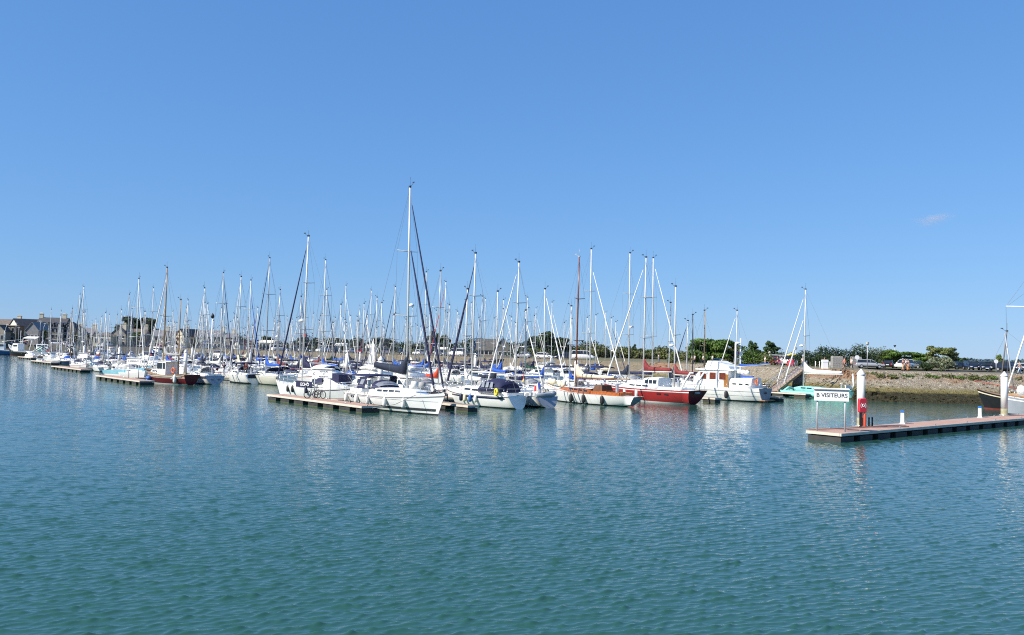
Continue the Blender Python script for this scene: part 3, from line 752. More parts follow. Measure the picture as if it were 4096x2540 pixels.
# ---- visitors' pontoon B, running away from its near end
PB = at(3365, 1771)
PBc = PB - V2*1.17
PBc.z = 0
boxB = pontoon('visitor_pontoon', PBc, ANG_U, 62, 2.3, 'terracotta-decked floating pontoon with dark floats and the B VISITEURS sign at its end', cat='pontoon', fl=1.55, gap=0.75, algae=False)
def onB(t, off): return PBc + U2*t + V2*off
sB = at(3324, 1725, DZ)
pontoon_sign(sB, R(-14), [('B VISITEURS', 0.345, 0.02, 0.34)], 'white sign lettered B VISITEURS on two grey posts', 1.62, 2.02, 2.42, 0.60)
pB1 = onB(along(3443, PBc-V2*1.0, U2), -1.0)
pile(pB1, 'tall white mooring pile carrying the red lifebuoy case beside the B VISITEURS sign', 4.4)
pB2 = onB(along(4017, PBc-V2*0.95, U2), -0.95)
pile(pB2, 'white mooring pile with weathered foot in front of the grey and black boats', 4.3, .27)
q = pB1+Vector((-.06, -.38, 0))
rg = thing('lifebuoy_case', 'red lifebuoy case with white ring emblem mounted on the tall white pile', 'lifebuoy case', (q.x, q.y, 0), R(12))
MB().loft([[(x*a, y, z*b+1.98) for x, z in ((-.22, -.47), (.22, -.47), (.27, -.40), (.27, .40), (.22, .47), (-.22, .47), (-.27, .40), (-.27, -.40))] for y, a, b in ((.12, .96, .97), (-.05, 1, 1), (-.12, .9, .93))], smooth=False).build('case', REDP, rg)
e = MB()
for s in (1, -1):
    for k in range(6):
        a0, a1 = R(-55+110*k/6), R(-55+110*(k+1)/6)
        e.add([(s*math.cos(a)*rr_, -.125, 1.98+math.sin(a)*rr_) for a, rr_ in ((a0, .17), (a0, .21), (a1, .21), (a1, .17))], [(0, 1, 2, 3)])
e.tube([(.07*math.cos(R(a)), -.126, 1.98+.09*math.sin(R(a))) for a in range(0, 361, 30)], .022, 5, cap=False)
e.build('ring_emblem', WPL, rg)
MB().box((-.11, 0.02, 1.03), (.13, .1, .98)).build('bracket', BLACK, rg)
ex = thing('fire_extinguisher', 'orange-red fire extinguisher standing under the red lifebuoy case', 'extinguisher', (q.x+.16, q.y-.03, DZ), 0)
MB().lathe([(.02, 0), (.085, .01), (.09, .1), (.09, .78), (.04, .9), (.03, .98)], n=12).build('cylinder', mat('extinguisher_red', (.52, .07, .03), .4), ex)
MB().box((0.02, 0, 1.0), (.16, .05, .05)).build('handle', BLACK, ex)
for i, px in enumerate((3476, 3489)):
    P = onB(along(px, PBc-V2*0.85, U2), -0.85)
    tag(MB().tube([(0, 0, DZ), (0, 0, DZ+.55)], .055, 8).lathe([(.02, 0), (.07, .02), (.04, .07)], (0, 0, DZ+.53), 8).build('mooring_bollard', BLACK, None, P), ['short black bollard post next to the red lifebuoy case', 'short black bollard post on the side towards the service pedestals'][i], 'bollard', 'black bollard posts on the visitor pontoon')
for px, lb in ((3609, 'white pedestal with blue cap on the pontoon close to the lifebuoy pile'), (3919, 'white pedestal with blue cap in front of the black wooden boat')):
    pedestal(onB(along(px, PBc-V2*0.8, U2, DZ), -0.8), ANG_U-0.9, lb)
tag(MB().tube([onB(0.1, -1.1)+Vector((0, 0, DZ+.05)), onB(3.2, -.55)+Vector((0, 0, DZ+.05)), onB(6.0, -.2)+Vector((0, 0, DZ+.05)), onB(9, 1.0)+Vector((0, 0, DZ+.05))], .035, 6).build('water_hose', mat('hose', (.32, .17, .12), .6)), 'reddish hose lying along the terracotta pontoon deck', 'hose')

# ---- resident pontoons: main walkways and their T-shaped heads
LINES = {'C': (Vector((-17.1, 72.9, 0))+U2*0.85, 69, 8.8), 'D': (Vector((-50, 110, 0)), 86, 10), 'E': (Vector((-77, 149, 0)), 82, 11), 'F': (Vector((-104, 190, 0)), 68, 10.5),
         'G': (Vector((-134, 236, 0)), 54, 9), 'H': (Vector((-152, 276, 0)), 28, 8)}
WORD = {'C': 'C VISITEURS pontoon', 'D': 'D RESIDENTS pontoon', 'E': 'third pontoon back', 'F': 'fourth pontoon back', 'G': 'fifth pontoon back', 'H': 'sixth pontoon back'}
for k, (P, L, hl) in LINES.items():
    pontoon('main_pontoon', P+U2*1.2, ANG_U, L, 2.2, 'long floating walkway of the '+WORD[k]+' between two rows of moored boats', group='main walkways of the marina', deck=PDECKG, fl=2.2, gap=2.2, cleats=False)
    pontoon('floating_pontoon', P-V2*hl, ANG_V, hl*2, 1.7, {'C': 'T-shaped pontoon head with two bicycles on it in front of the navy-hooded yacht', 'D': 'T-shaped pontoon head beside the pale blue launch', 'E': 'T-shaped pontoon head beside the pale green-striped sailboat'}.get(k, 'T-shaped outer head of the '+WORD[k]), group='T-shaped pontoon heads', deck=PDECK, fl=1.75, gap=1.0, cleats=k in 'CD')
    ts = [6.8, 32, 57.5] if k == 'C' else [t for t in (8.3, 33, 58, 76) if t < L]
    for i, t in enumerate(ts):
        p = P+U2*t-V2*1.3
        pile(p, f'white pile, {["first", "second", "third", "fourth"][i]} from the outer end of the {WORD[k]}')
        if k == 'C' and i == 0:
            pc = bpy.data.objects['shaft'] if False else None
            o = [x for x in COL.objects if x.name.startswith('mooring_pile')][-1]
            text('C', .42, SIGNT, o, (-.09, -.262, 3.35), (R(90), 0, R(-18)), name='pile_letter')
PC = LINES['C'][0]; PD = LINES['D'][0]; PE = LINES['E'][0]
pontoon_sign(at(1288, 1594, DZ), R(-16), [('C', .30, -.78, .34), ('VISITEURS', .19, .16, .55), ('ET', .17, .16, .33), ('RESIDENTS', .19, .16, .11)], 'white sign lettered C VISITEURS ET RESIDENTS over the two parked bicycles', 1.52, 1.92, 2.35, .66)
pontoon_sign(at(534, 1512, DZ), R(-16), [('D RESIDENTS', .30, .0, .34)], 'white sign lettered D RESIDENTS above the pale blue launch', 1.5, 2.05, 2.35, .62)
pontoon_sign(at(332, 1474, DZ), R(-16), [('E', .26, -.72, .34)], 'small far white sign lettered E behind the D RESIDENTS pontoon', 1.3, 1.85, 2.35, .66)

# bicycles leaning on the C sign
def bicycle(P, ang, m, label):
    r = thing('bicycle', label, 'bicycle', (P[0], P[1], DZ), ang, 'bicycles parked under the C sign')
    for x in (-.5, .5):
        wl = MB(); wl.torus((x, 0, .34), .32, .036, 'y', 20)
        for a in range(0, 180, 30): wl.tube([(x-.31*math.cos(R(a)), 0, .34-.31*math.sin(R(a))), (x+.31*math.cos(R(a)), 0, .34+.31*math.sin(R(a)))], .005, 3)
        wl.build('wheel', BLACK, r)
    MB().tube([(-.5, 0, .34), (-.05, 0, .30), (.36, 0, .74), (-.16, 0, .80), (-.05, 0, .30)], .034, 6).tube([(-.16, 0, .80), (-.5, 0, .34)], .016, 5).tube([(.5, 0, .34), (.36, 0, .74), (.32, 0, .95)], .02, 5).build('frame', m, r)
    MB().tube([(.28, .27, 1.0), (.36, .1, .98), (.36, -.1, .98), (.28, -.27, 1.0)], .016, 5).build('handlebar', BLACK, r)
    MB().tube([(-.16, 0, .80), (-.19, 0, .93)], .015, 5).box((-.2, 0, .95), (.26, .14, .06), 0, 0, (.7, .5)).build('saddle', BLACK, r)
    MB().torus((-.05, 0, .30), .09, .012, 'y', 12).tube([(-.05, -.08, .3), (.08, -.1, .2)], .012, 4).build('crankset', STEEL, r)
b0 = at(1245, 1592, DZ)
bicycle(at(1250, 1593, DZ), R(40), mat('grey_bicycle_paint', (.25, .26, .28), .4), 'grey bicycle with thin tyres closest to the pontoon tip')
bicycle(at(1276, 1594, DZ), R(-35), BLACK, 'black bicycle parked between the posts of the C sign')

# finger pontoons among the front boats and the gangway to the quay
def onC(t, off): return PC + U2*t + V2*off
FING = []
def finger(px, py, ln, label):
    e = at(px, py); e.z = 0
    pontoon('finger_pontoon', e, ANG_V+math.pi, ln, 1.1, label, group='finger pontoons between the front berths', deck=PDECKG, fl=1.6, gap=1.6, cleats=False)
finger(1893, 1648, 8.5, 'finger pontoon between the big white yacht and the navy-tented yacht')
finger(2873, 1612, 8, 'finger pontoon under the bow of the white trawler yacht')
finger(3128, 1607, 8, 'finger pontoon between the white trawler yacht and the turquoise boat')
finger(3232, 1592, 7, 'finger pontoon with dark floats directly in front of the turquoise boat')

g0, g1 = Vector((34.6, 112.5, DZ+.15)), Vector((43.0, 125.6, ZT+.1))
gd = (g1-g0); gl = gd.length; ga = math.atan2(gd.y, gd.x); gp = math.atan2(gd.z, gd.xy.length)
gr = thing('gangway', 'long wooden gangway with railings rising from the pontoon to the stone bank', 'gangway', g0, ga); gr.rotation_euler = (0, -gp, ga)
GW = mat('gangway_wood', (.36, .27, .15), .8, .2, 3)
MB().box((gl/2, 0, -.03), (gl, 1.3, .06)).build('decking', PDECKG, gr)
for s in (1, -1):
    MB().box((gl/2, s*.70, -.05), (gl, .10, .36)).build('stringer', GW, gr)
    h = MB().tube([(0, s*.68, 1.05), (gl, s*.68, 1.05)], .035, 6).tube([(0, s*.68, .6), (gl, s*.68, .6)], .02, 5)
    for i in range(12): h.tube([(gl*i/11, s*.68, .1), (gl*i/11, s*.68, 1.05)], .03, 5)
    for i in range(11): h.tube([(gl*i/11, s*.68, .15), (gl*(i+1)/11, s*.68, 1.0)], .014, 4)
    h.build('handrail', SPARG, gr)
ab = thing('gangway_abutment', 'dark stone landing block under the top of the gangway', 'abutment', (43.2, 123.4, 0), ga)
MB().loft([[(-1.2, -2.6, z), (2.5, -2.6, z), (2.5, 2.2, z), (-1.2+(z+1)*.3, 2.2, z)] for z in (-1, ZT-.2)], smooth=False).build('stone_block', mat('dark_stone', (.055, .05, .045), .9, .3, 2), ab)

# ------------------------------------------------------------------ the front boats
def ctr(stern, L, d=-V2): return stern + d*(L/2)
def ang_of(d): return math.atan2(d[1], d[0])

# 1 the big white yacht alongside the C head, bow towards the open water
L = 13.4; bow = at(1738, 1663) + U2*0.45
ZM1 = zfor(Vector((-9.8, 69.6, 0)), 752)
M1, h1 = yacht(bow-V2*(L/2-0.75), ANG_V, L, 'large white yacht with navy bimini and two dark furled sails, bow past the pontoon tip', ZM1, coverh=.7, name='sailing_yacht', boot=ANTI, cove=mat('grey_stripe', (.20, .21, .23), .4),
               transom=WHITE, cover=NAVYD, jib=NAVY, jib2=NAVY, hood=NAVY, bim=None, radar=False, spr=2, mx=0.095, fb=(1.25, 1.30, 1.72), beam=3.9, wins=4, cabh=0.48, boomL=5.3, boom_z=2.95, boom_rise=.5, rake=.35, tr=.8, rs=.3)
def stripe(h, root, z0, z1, t0, t1, m, name='hull_stripe', sides=(1, -1), out=.012, n=22):
    mb = MB()
    for sd in sides:
        a, b = [], []
        for i in range(n+1):
            t = t0+(t1-t0)*i/n
            a.append(h.side(t, z0, sd, out)); b.append(h.side(t, z1, sd, out))
        mb.loft([[p, q] for p, q in zip(a, b)], closed=False, cap=False)
    return mb.build(name, m, root)
GSTR = mat('charcoal_stripe', (.045, .052, .06), .4)
stripe(h1, M1, 0.27, 0.47, 0.06, 0.965, GSTR); stripe(h1, M1, 1.02, 1.045, .03, .97, GREYH)
stripe(h1, M1, -0.02, 0.075, 0.02, .99, ANTI, 'boot_top')
canopy(M1, -5.9, -2.4, 1.45, 2.62, NAVY, True, 1.5, 'bimini', .14)
for sd in (-1, 1):                                                  # navy side curtain under the bimini
    c = MB().add([(-3.7, sd*1.47, 2.64), (-2.5, sd*1.47, 2.64), (-2.9, sd*1.5, 1.65), (-4.2, sd*1.5, 1.65)], [(0, 1, 2, 3)]).build('side_curtain', NAVY, M1)
    MB().add([(-3.4, sd*1.49, 2.45), (-2.85, sd*1.49, 2.45), (-3.15, sd*1.51, 2.0), (-3.75, sd*1.51, 2.0)], [(0, 1, 2, 3)]).build('clear_window', CLEAR, c)
for x in (-4.9, -4.45):
    MB().lathe([(.02, 0), (.13, .005), (.11, .02)], n=10).build('porthole', WIN, M1).matrix_local = Matrix.Translation(h1.side((x+L/2)/L, .98, -1, .005)) @ Matrix.Rotation(R(90), 4, 'X')
MB().tube([(1.2, 0, 1.9), (-0.6, 0, 3.05)], .045, 6).build('boom_vang', SPAR, M1)
MB().lathe([(.02, -.12), (.20, -.1), (.22, 0), (.18, .1), (.02, .14)], (1.65, 0, 8.6), 10).build('radar_dome', WPL, M1)
MB().tube([h1.edge(.985, 1, 0.0, 3)+Vector((.05, 0, .05)), h1.edge(.985, 1, 0, 3)+Vector((.45, 0, -.02)), h1.edge(.985, 1, 0, 3)+Vector((.42, 0, -.45))], .06, 6).box(h1.edge(.985, 1, 0, 3)+Vector((.40, 0, -.5)), (.12, .5, .10)).build('anchor', BLACK, M1)
for k in range(2):
    z0 = 1.45
    MB().lathe([(.02, -.3), (.26, -.25), (.3, 0), (.26, .28), (.02, .33)], (3.2+k*1.1, -.55, 2.2), 10).build('sail_bag', [WHITC, GREYC][k], M1)
for i, (x, lb, m) in enumerate(((-5.9, 'white fender at the stern end of the large white yacht', FENW), (-3.6, 'white fender with black cap, second along the large white yacht', FENW), (-1.6, 'white fender under the middle of the large white yacht', FENW),
                  (0.85, 'white fender under the mast of the large white yacht', FENW), (3.0, 'pear-shaped white fender next to the bow of the large white yacht', FENW))):
    p = h1.side((x+L/2)/L, .85, -1, .14); f = fender(W(M1, (p.x, p.y-.02, .78)), lb, m, .17, .72, 'fenders of the large white yacht')
for a, b in ((at(1468, 1625, DZ), (-2.2, -1.9, 1.45)), (at(1490, 1632, DZ), (4.6, -1.25, 1.55)), (at(1400, 1612, DZ), (-4.9, -1.85, 1.35))):
    b = W(M1, b); mid = (a+b)/2-Vector((0, 0, .25))
    tag(MB().tube([a, mid, b], .022, 5).build('mooring_line', ROPE), 'grey mooring line from the pontoon to the '+('bow' if b.x > -9 else 'middle' if b.x > -13.2 else 'stern')+' of the large white yacht', 'rope', 'mooring lines of the large white yacht')

# 2 the navy-hooded yacht behind the C head
d = Vector((-.85, .53, 0)).normalized(); L = 10.6
M2, h2 = yacht((-19.0, 82.6), ang_of(d), L, 'white yacht with ECHO lettered on its navy cockpit cloths, behind the two bicycles', 15.9, cover=NAVY, jib=NAVY, hood=None, radar=True, mx=.16, fb=(1.2, 1.15, 1.65), beam=3.4, wins=2, boomL=4.3, boom_z=2.9, rake=.25)
stripe(h2, M2, -0.02, .08, .03, .98, NAVYH, 'boot_top')
sprayhood(M2, -2.1, 1.15, 1.55, 1.05, 1.5, NAVY)
for sd in (-1, 1): c = MB().add([h2.edge(t, sd, z, .05) for t, z in ((.59, .02), (.37, .02), (.37, .62), (.59, .62))], [(0, 1, 2, 3)]).build('cockpit_cloth', NAVY, M2)
text('ECHO', .42, SIGNW, c, tuple(h2.edge(.46, 1, .31, 0.0)), (R(90), 0, math.pi), ext=.004)
MB().loft([[(x, -.9, 1.6), (x, .9, 1.6), (x, .9, 2.5+z), (x, -.9, 2.5+z)] for x, z in ((-4.0, 0), (-2.9, .1))], smooth=False).build('cockpit_tent', NAVY, M2)
for x, m, lb in ((2.4, FENK, 'dark fender by the bow of the navy-hooded yacht'), (1.5, FENK, 'dark fender second from the bow of the navy-hooded yacht'), (-.6, FENB, 'navy fender amidships on the navy-hooded yacht')):
    p = h2.side((x+L/2)/L, .7, 1, .14); fender(W(M2, (p.x, p.y, .95)), lb, m, .16, .62, 'fenders of the navy-hooded yacht')

# 3 navy-tented yacht with the yellow horseshoe buoy
L = 11.2; s3 = at(2078, 1637)
M3, h3 = yacht(ctr(s3, L), ang_of(-V2), L, 'white yacht with a navy cockpit tent, dark stripe and yellow horseshoe buoy', 14.2, cover=None, jib=None, hood=None, mx=.13, fb=(1.15, 1.12, 1.45), wins=2, cabh=.55, boomL=5.0, boom_z=3.05, cove=NAVYH, rs=.3, transom=WHITE, sprw=1.1, winm=WIN, tr=.62)
stripe(h3, M3, .80, .94, .05, .80, NAVYH); stripe(h3, M3, -.02, .1, .03, .98, ANTI, 'boot_top')
tr_ = MB().loft([[(x, w_*math.cos(a), 1.35+hh*max(0, math.sin(a))**.55) for a in [math.pi*j/10 for j in range(11)]] for x, w_, hh in ((-4.3, 1.2, .8), (-3.9, 1.3, 1.1), (-2.4, 1.4, 1.25), (-1.5, 1.35, 1.0), (-1.0, 1.2, .45))])
tt = tr_.build('cockpit_tent', NAVY, M3)
for x in (-3.5, -2.9, -2.3): MB().add([(x, 1.425, 1.8), (x+.42, 1.425, 1.8), (x+.38, 1.30, 2.3), (x+.05, 1.30, 2.3)], [(0, 1, 2, 3)]).build('clear_window', CLEAR, tt)
furled(M3, h3.edge(.985, 1, .1, 5), (L*.13-.15, 0, 13.6), NAVY, .08)
cover_mb(1.9, .42, .2, .16, 0.15, seed=5).build('sail_cover', ROYAL, M3, (L*.13-3.2, 0, 3.12))
hb = tag(MB().torus((0, 0, 0), .26, .10, 'x', 16).build('horseshoe_buoy', YELL, None, W(M3, (-4.3, 1.62, 1.45)), ang_of(-V2)+R(75)), 'yellow horseshoe buoy on the rail of the navy-tented yacht', 'lifebuoy')
flag(M3, (-5.2, -.6, 1.2), [FLK, FLR, FLY], (.85, .62), ANG_V+R(20), False, 'black, red and gold striped ensign', 2.1)
for x, m, lb in ((.9, FENB, 'navy fender nearest the finger pontoon on the navy-tented yacht'), (.2, CREAMC, 'cream fender between navy and blue ones on the tented yacht'), (-.7, FENBL, 'blue fender at the corner of the finger pontoon by the tented yacht'), (-1.5, FENW, 'white fender hanging in front of the dark stripe of the tented yacht')):
    p = h3.side((x+L/2)/L, .7, 1, .14); fender(W(M3, (p.x, p.y, .72)), lb, m, .17, .66, 'fenders of the navy-tented yacht')

# grey inflatable on davits at the next boat
def dinghy(P, ang, label, m=None, z=.9):
    r = thing('inflatable_dinghy', label, 'dinghy', (P[0], P[1], z), ang); m = m or mat('grey_inflatable', (.25, .28, .30), .5)
    MB().tube([(-1.3, .6, 0), (.6, .6, 0), (1.2, .3, .12), (1.4, 0, .2), (1.2, -.3, .12), (.6, -.6, 0), (-1.3, -.6, 0)], [.17, .2, .2, .19, .2, .2, .17], 8).build('tube', m, r)
    MB().box((-.3, 0, -.05), (1.9, .9, .06)).box((-1.15, 0, .05), (.06, .9, .35)).build('floor', GREYD, r); MB().box((-.4, 0, .12), (.25, 1.0, .05)).build('thwart', WPL, r)
    return r

# 4 grey open-transom yacht
L = 9.6; s4 = at(2200, 1631)
M4, h4 = yacht(ctr(s4, L), ang_of(-V2), L, 'white yacht with grey open transom and French tricolour at its stern', 13.6, transom=GREYH, cover=None, hood=None, jib=WHITC, mx=.02, fb=(1.0, 1.0, 1.35), beam=3.5, tr=.8, rs=.5, spr=2, deck=DECKW, boom_z=2.8, boomL=3.9)
stripe(h4, M4, -.02, .14, .03, .98, ANTI, 'boot_top')
MB().box((-4.1, .35, .75), (.12, .08, .9)).box((-4.1, .05, .75), (.12, .08, .9)).box((-4.1, .2, .5), (.1, .4, .05)).box((-4.1, .2, .85), (.1, .4, .05)).build('boarding_ladder', STEEL, M4)
flag(M4, (-4.5, 1.2, 1.0), [FLB, FLW, FLR], (.7, .55), ANG_V+R(60), True, 'blue, white and red tricolour', 1.25)
MB().box((-4.0, -.1, 1.05), (.5, 1.3, .08)).build('stern_seat', TEAK, M4)
dd = dinghy(W(M3, (-6.3, -2.0, 0)), ANG_U, 'grey inflatable dinghy hung over the water between the tented yacht and the grey transom', z=1.25)

# 5 the classic white wooden yacht
L = 12.3; s5 = at(2524, 1628)
M5, h5 = yacht(ctr(s5, L), ang_of(-V2), L, 'classic white wooden yacht with varnished cabin sides and cream sail cover', 14.9, hullm=WHITE, cover=CREAMC, jib=None, hood=None, spar=SPARW, mx=.12, fb=(1.0, 1.02, 1.75), beam=3.3, rs=-1.0, rb=1.5, tr=.45, zbs=.12,
               cabm=VARN, wins=4, cabh=.44, deck=DECKW, boomL=5.6, boom_z=2.5, rails=False, cat='wooden yacht', transom=GREYH, sprw=.9, winm=WIN)
MB().tube([h5.edge(i/14, 1, .01, .03) for i in range(15)], .022, 5).tube([h5.edge(i/14, -1, .01, .03) for i in range(15)], .022, 5).build('toe_rail', VARN, M5)
MB().loft([[(x, -w_, z), (x, w_, z), (x, w_*.7, z+.06), (x, -w_*.7, z+.06)] for x, w_, z in ((-1.7, .98, 1.52), (1.5, .86, 1.53), (2.6, .6, 1.53))], smooth=False).build('cabin_roof', DECKW, M5)
MB().box((-2.4, 0, 1.55), (1.4, 1.7, .75), 0, 0, (.7, .75)).build('companionway_cover', mat('brown_canvas', (.11, .05, .025), .8, .2), M5)
for x in (-3.3, -1.2): MB().box((x, 0, 1.22), (1.0, 1.9, .34)).build('coaming', VARN, M5)
mb_ = MB(); rr_ = random.Random(4)
for i in range(7): mb_.lathe([(.02, -.28), (.22, -.2), (.28, 0), (.2, .25), (.02, .36)], (L*.28+i*.36, rr_.uniform(-.25, .25), 1.72+i*.05+rr_.uniform(-.05, .1)), 8)
mb_.build('lowered_headsail', CREAMC, M5)
MB().tube([(L*.12-5.4, 0, 2.52), (L*.12-7.4, 0, 2.6)], .07, 6).build('boom_end', SPARP, M5)
MB().tube([(L*.12, 0, .9), (L*.12, 0, 2.0)], .1, 8).build('mast_boot', mat('dark_boot', (.05, .03, .02), .6), M5)
h5.rail(M5, .45, .98, .5, r=.012, step=2.2, bow=False)
for i, x in enumerate((0.55, -1.3, -3.5)):
    p = h5.side((x+L/2)/L, .6, 1, .13); fender(W(M5, (p.x, p.y, .55)), ['black fender on the classic yacht, the one closest to its mast', 'black fender in the middle of three on the classic white yacht', 'black fender on the classic yacht, the one closest to its stern'][i], FENK, .20, .85, 'black fenders on the classic yacht')

# 6 the red ketch
L = 12.8; s6 = at(2772, 1618)
M6, h6 = yacht(ctr(s6, L), ang_of(-V2), L, 'red-hulled ketch with burgundy sail covers and white davits', 15.7, coverh=.58, hullm=REDH, upper=REDH, cove=WHITE, transom=MAROON, cover=BURG, jib=WHITC, hood=None, mx=.035, fb=(1.45, 1.38, 1.65), beam=3.7, tr=.82, rs=-.65, zbs=-.05, rb=1.3,
               boomL=4.0, boom_z=3.2, wins=3, cabh=.5, boot=WHITE, anti=ANTI, cat='ketch', radar=False, name='ketch', sprw=1.1)
mast(M6, -3.9, 1.6, 12.3, SPAR, .085, 1, .7, True)
MB().tube([(-3.9, 0, 3.0), (-6.7, 0, 3.0)], .06, 6).build('mizzen_boom', SPAR, M6); cover_mb(2.6, .52, .32, .2, .8, seed=2).build('mizzen_sail_cover', BURG, M6, (-3.95, 0, 3.06))
cb = cabin(M6, -2.6, .4, 1.15, .95, 1.5, 1.1, WHITE, 3, WIN, .3, 'deckhouse', (.42, .8))
stripe(h6, M6, 1.20, 1.26, .10, .55, WHITE, 'sheer_line'); stripe(h6, M6, -.02, .12, .05, .97, WHITE, 'boot_top')
for x in (-3.1, -4.0): MB().box(h6.side((x+L/2)/L, .98, 1, .0), (.55, .03, .16), R(2)).build('hull_window', WIN, M6)
dv = MB()
for s in (1, -1): dv.tube([(-5.6, s*1.1, 1.35), (-6.3, s*1.1, 2.5), (-6.9, s*1.1, 3.3)], .10, 6).tube([(-6.9, s*1.1, 3.3), (-7.3, s*1.1, 3.25)], .08, 6)
dv.build('davit', WHITE, M6)
nb = MB().box((-6.95, 0, 1.22), (.04, 1.25, .34)).build('name_board', BLACK, M6); text('YARIOU', .22, SIGNW, nb, (-6.98, 0, 1.22), (R(90), 0, R(-90)))
for i, x in enumerate((-.1, 1.9)):
    p = h6.side((x+L/2)/L, .6, 1, .13); fender(W(M6, (p.x, p.y, .85)), ['cream fender hanging on the middle of the red ketch', 'cream fender on the red ketch beside the stern of the classic yacht'][i], FENW, .2, .9, 'cream fenders on the red ketch')

# 7 the white trawler yacht
L = 11.0; s7 = at(3062, 1609)
d7 = Vector((-.74, .67, 0)).normalized()
a7 = ang_of(d7); c7 = s7+d7*L/2
M7 = thing('trawler_yacht', 'white trawler yacht with brown-curtained windows, flybridge and grey-blue transom', 'trawler yacht', (c7.x, c7.y, 0), a7)
h7 = Hull(L, 3.7, (1.55, 1.45, 2.2), .9, .9, 0, -.1, .2); h7.make(M7, WHITE, ANTI, WHITE, GREYH, ANTI, DECKW)
stripe(h7, M7, 1.12, 1.16, .0, .95, GREYH, 'rub_rail', (1, -1), .02); stripe(h7, M7, .62, .65, .0, .95, GREYH, 'plank_line', (1, -1), .012)
stripe(h7, M7, -.02, .13, 0, .98, ANTI, 'boot_top')
dh = MB().loft([[(x, -y, 1.45), (x, y, 1.45), (x, y*.95, z), (x, -y*.95, z)] for x, y, z in ((-1.6, 1.45, 3.45), (2.0, 1.4, 3.45), (3.0, 1.2, 2.5))], smooth=False).build('deckhouse', WHITE, M7)
for sd in (1, -1):
    for i, (x, m) in enumerate(((-.9, CURT), (.35, CURT), (1.55, CURT))):
        fr = MB().box((x, sd*1.415, 2.75), (.95, .05, .95)).build('window_frame', WPL, dh); MB().box((x, sd*1.43, 2.77), (.80, .06, .78)).build('curtained_window', m, fr)
    MB().box((-1.35, sd*1.43, 2.25), (.6, .04, 1.5)).build('cabin_door', mat('door_wood', (.30, .14, .04), .4, .2), dh)
MB().add([(2.12, -1.1, 3.3), (2.12, 1.1, 3.3), (2.93, .95, 2.6), (2.93, -.95, 2.6)], [(3, 2, 1, 0)]).build('windscreen', WIN, dh)
MB().loft([[(x, -y, 3.45), (x, y, 3.45), (x, y*.99, 3.55), (x, -y*.99, 3.55)] for x, y in ((-2.3, 1.45), (2.3, 1.55), (2.75, 1.2))], smooth=False).build('roof', WHITE, M7)
ac = cabin(M7, -4.4, -1.6, 1.3, 1.35, 1.5, 1.15, WHITE, 0, slope=.02, name='aft_cabin')
for sd in (1, -1):
    for x in (-3.9, -3.1, -2.3): MB().box((x, sd*1.28, 1.95), (.45, .06, .17)).build('aft_window', WIN, ac)
fbm = MB().loft([[(x, -y, 3.55), (x, y, 3.55), (x+.15, y, 3.55+hh), (x+.15, -y, 3.55+hh)] for x, y, hh in ((-1.7, 1.2, .35), (-.2, 1.3, .95), (1.0, 1.2, .95), (1.5, 1.0, .1))], smooth=False).build('flybridge', WHITE, M7)
MB().add([(.9, -1.1, 4.52), (.9, 1.1, 4.52), (.35, 1.05, 4.8), (.35, -1.05, 4.8)], [(0, 1, 2, 3)]).build('flybridge_screen', mat('blue_screen', (.05, .16, .26), .15), fbm)
mm = MB()
mm.tube([(-2.0, .5, 2.6), (-2.0, .5, 6.6)], .07, 7).tube([(-2.0, -.75, 2.6), (-2.0, -.75, 7.2)], .08, 7).tube([(-2.0, .5, 4.7), (-2.0, -.75, 4.9)], .04, 5).box((-2.0, -.1, 5.45), (.1, 1.2, .45))
mm = mm.build('signal_mast', WPL, M7); MB().lathe([(.05, 0), (.3, .04), (.3, .2), (.05, .26)], (-2.0, -.1, 6.5), 10).build('radar_dome', WPL, mm); MB().lathe([(.02, 0), (.22, .01), (.2, .03)], n=12).build('red_emblem', REDP, mm).matrix_local = Matrix.Translation((-2.0, .0, 5.45)) @ Matrix.Rotation(R(-a7*57.3), 4, 'Z') @ Matrix.Rotation(R(90), 4, 'X') @ Matrix.Translation((0, 0, .08))
MB().tube([(-2.2, .3, 3.9), (-6.2, .3, 4.3)], .06, 6).build('boom', SPAR, M7); cover_mb(3.6, .22, .1, .12, .1, seed=3).build('sail_cover', ROYAL, M7, (-2.5, .3, 3.96)).rotation_euler = (0, R(6), 0)
for i in range(3): MB().lathe([(.02, -.25), (.28, -.2), (.3, 0), (.22, .22), (.02, .26)], (-2.5-.5*i, .5, 3.35-.05*i), 10).build('sail_bag', WHITC, M7)
h7.rail(M7, .0, .35, .55, r=.016, step=1.2, bow=False); h7.rail(M7, .45, .97, .6, r=.016, step=1.6, bow=False)
text('Lulu', .42, SIGNT, M7, (-5.53, 0.1, 1.05), (R(90), 0, R(-90)))
MB().box((-5.7, 0, .22), (.7, 2.6, .08)).build('swim_platform', TEAK, M7)
tag(MB().torus((0, 0, 0), .30, .085, 'x', 16).build('lifebuoy', ORAN, None, W(M7, (-4.9, 1.0, 2.25)), a7+R(50)), 'orange lifebuoy on the stern rail of the white trawler yacht', 'lifebuoy')
f = h7.side(.36, .6, 1, .16); fender(W(M7, (f.x, f.y, .72)), 'dark fender pressed between the trawler yacht and its finger pontoon', FENK, .22, .9)

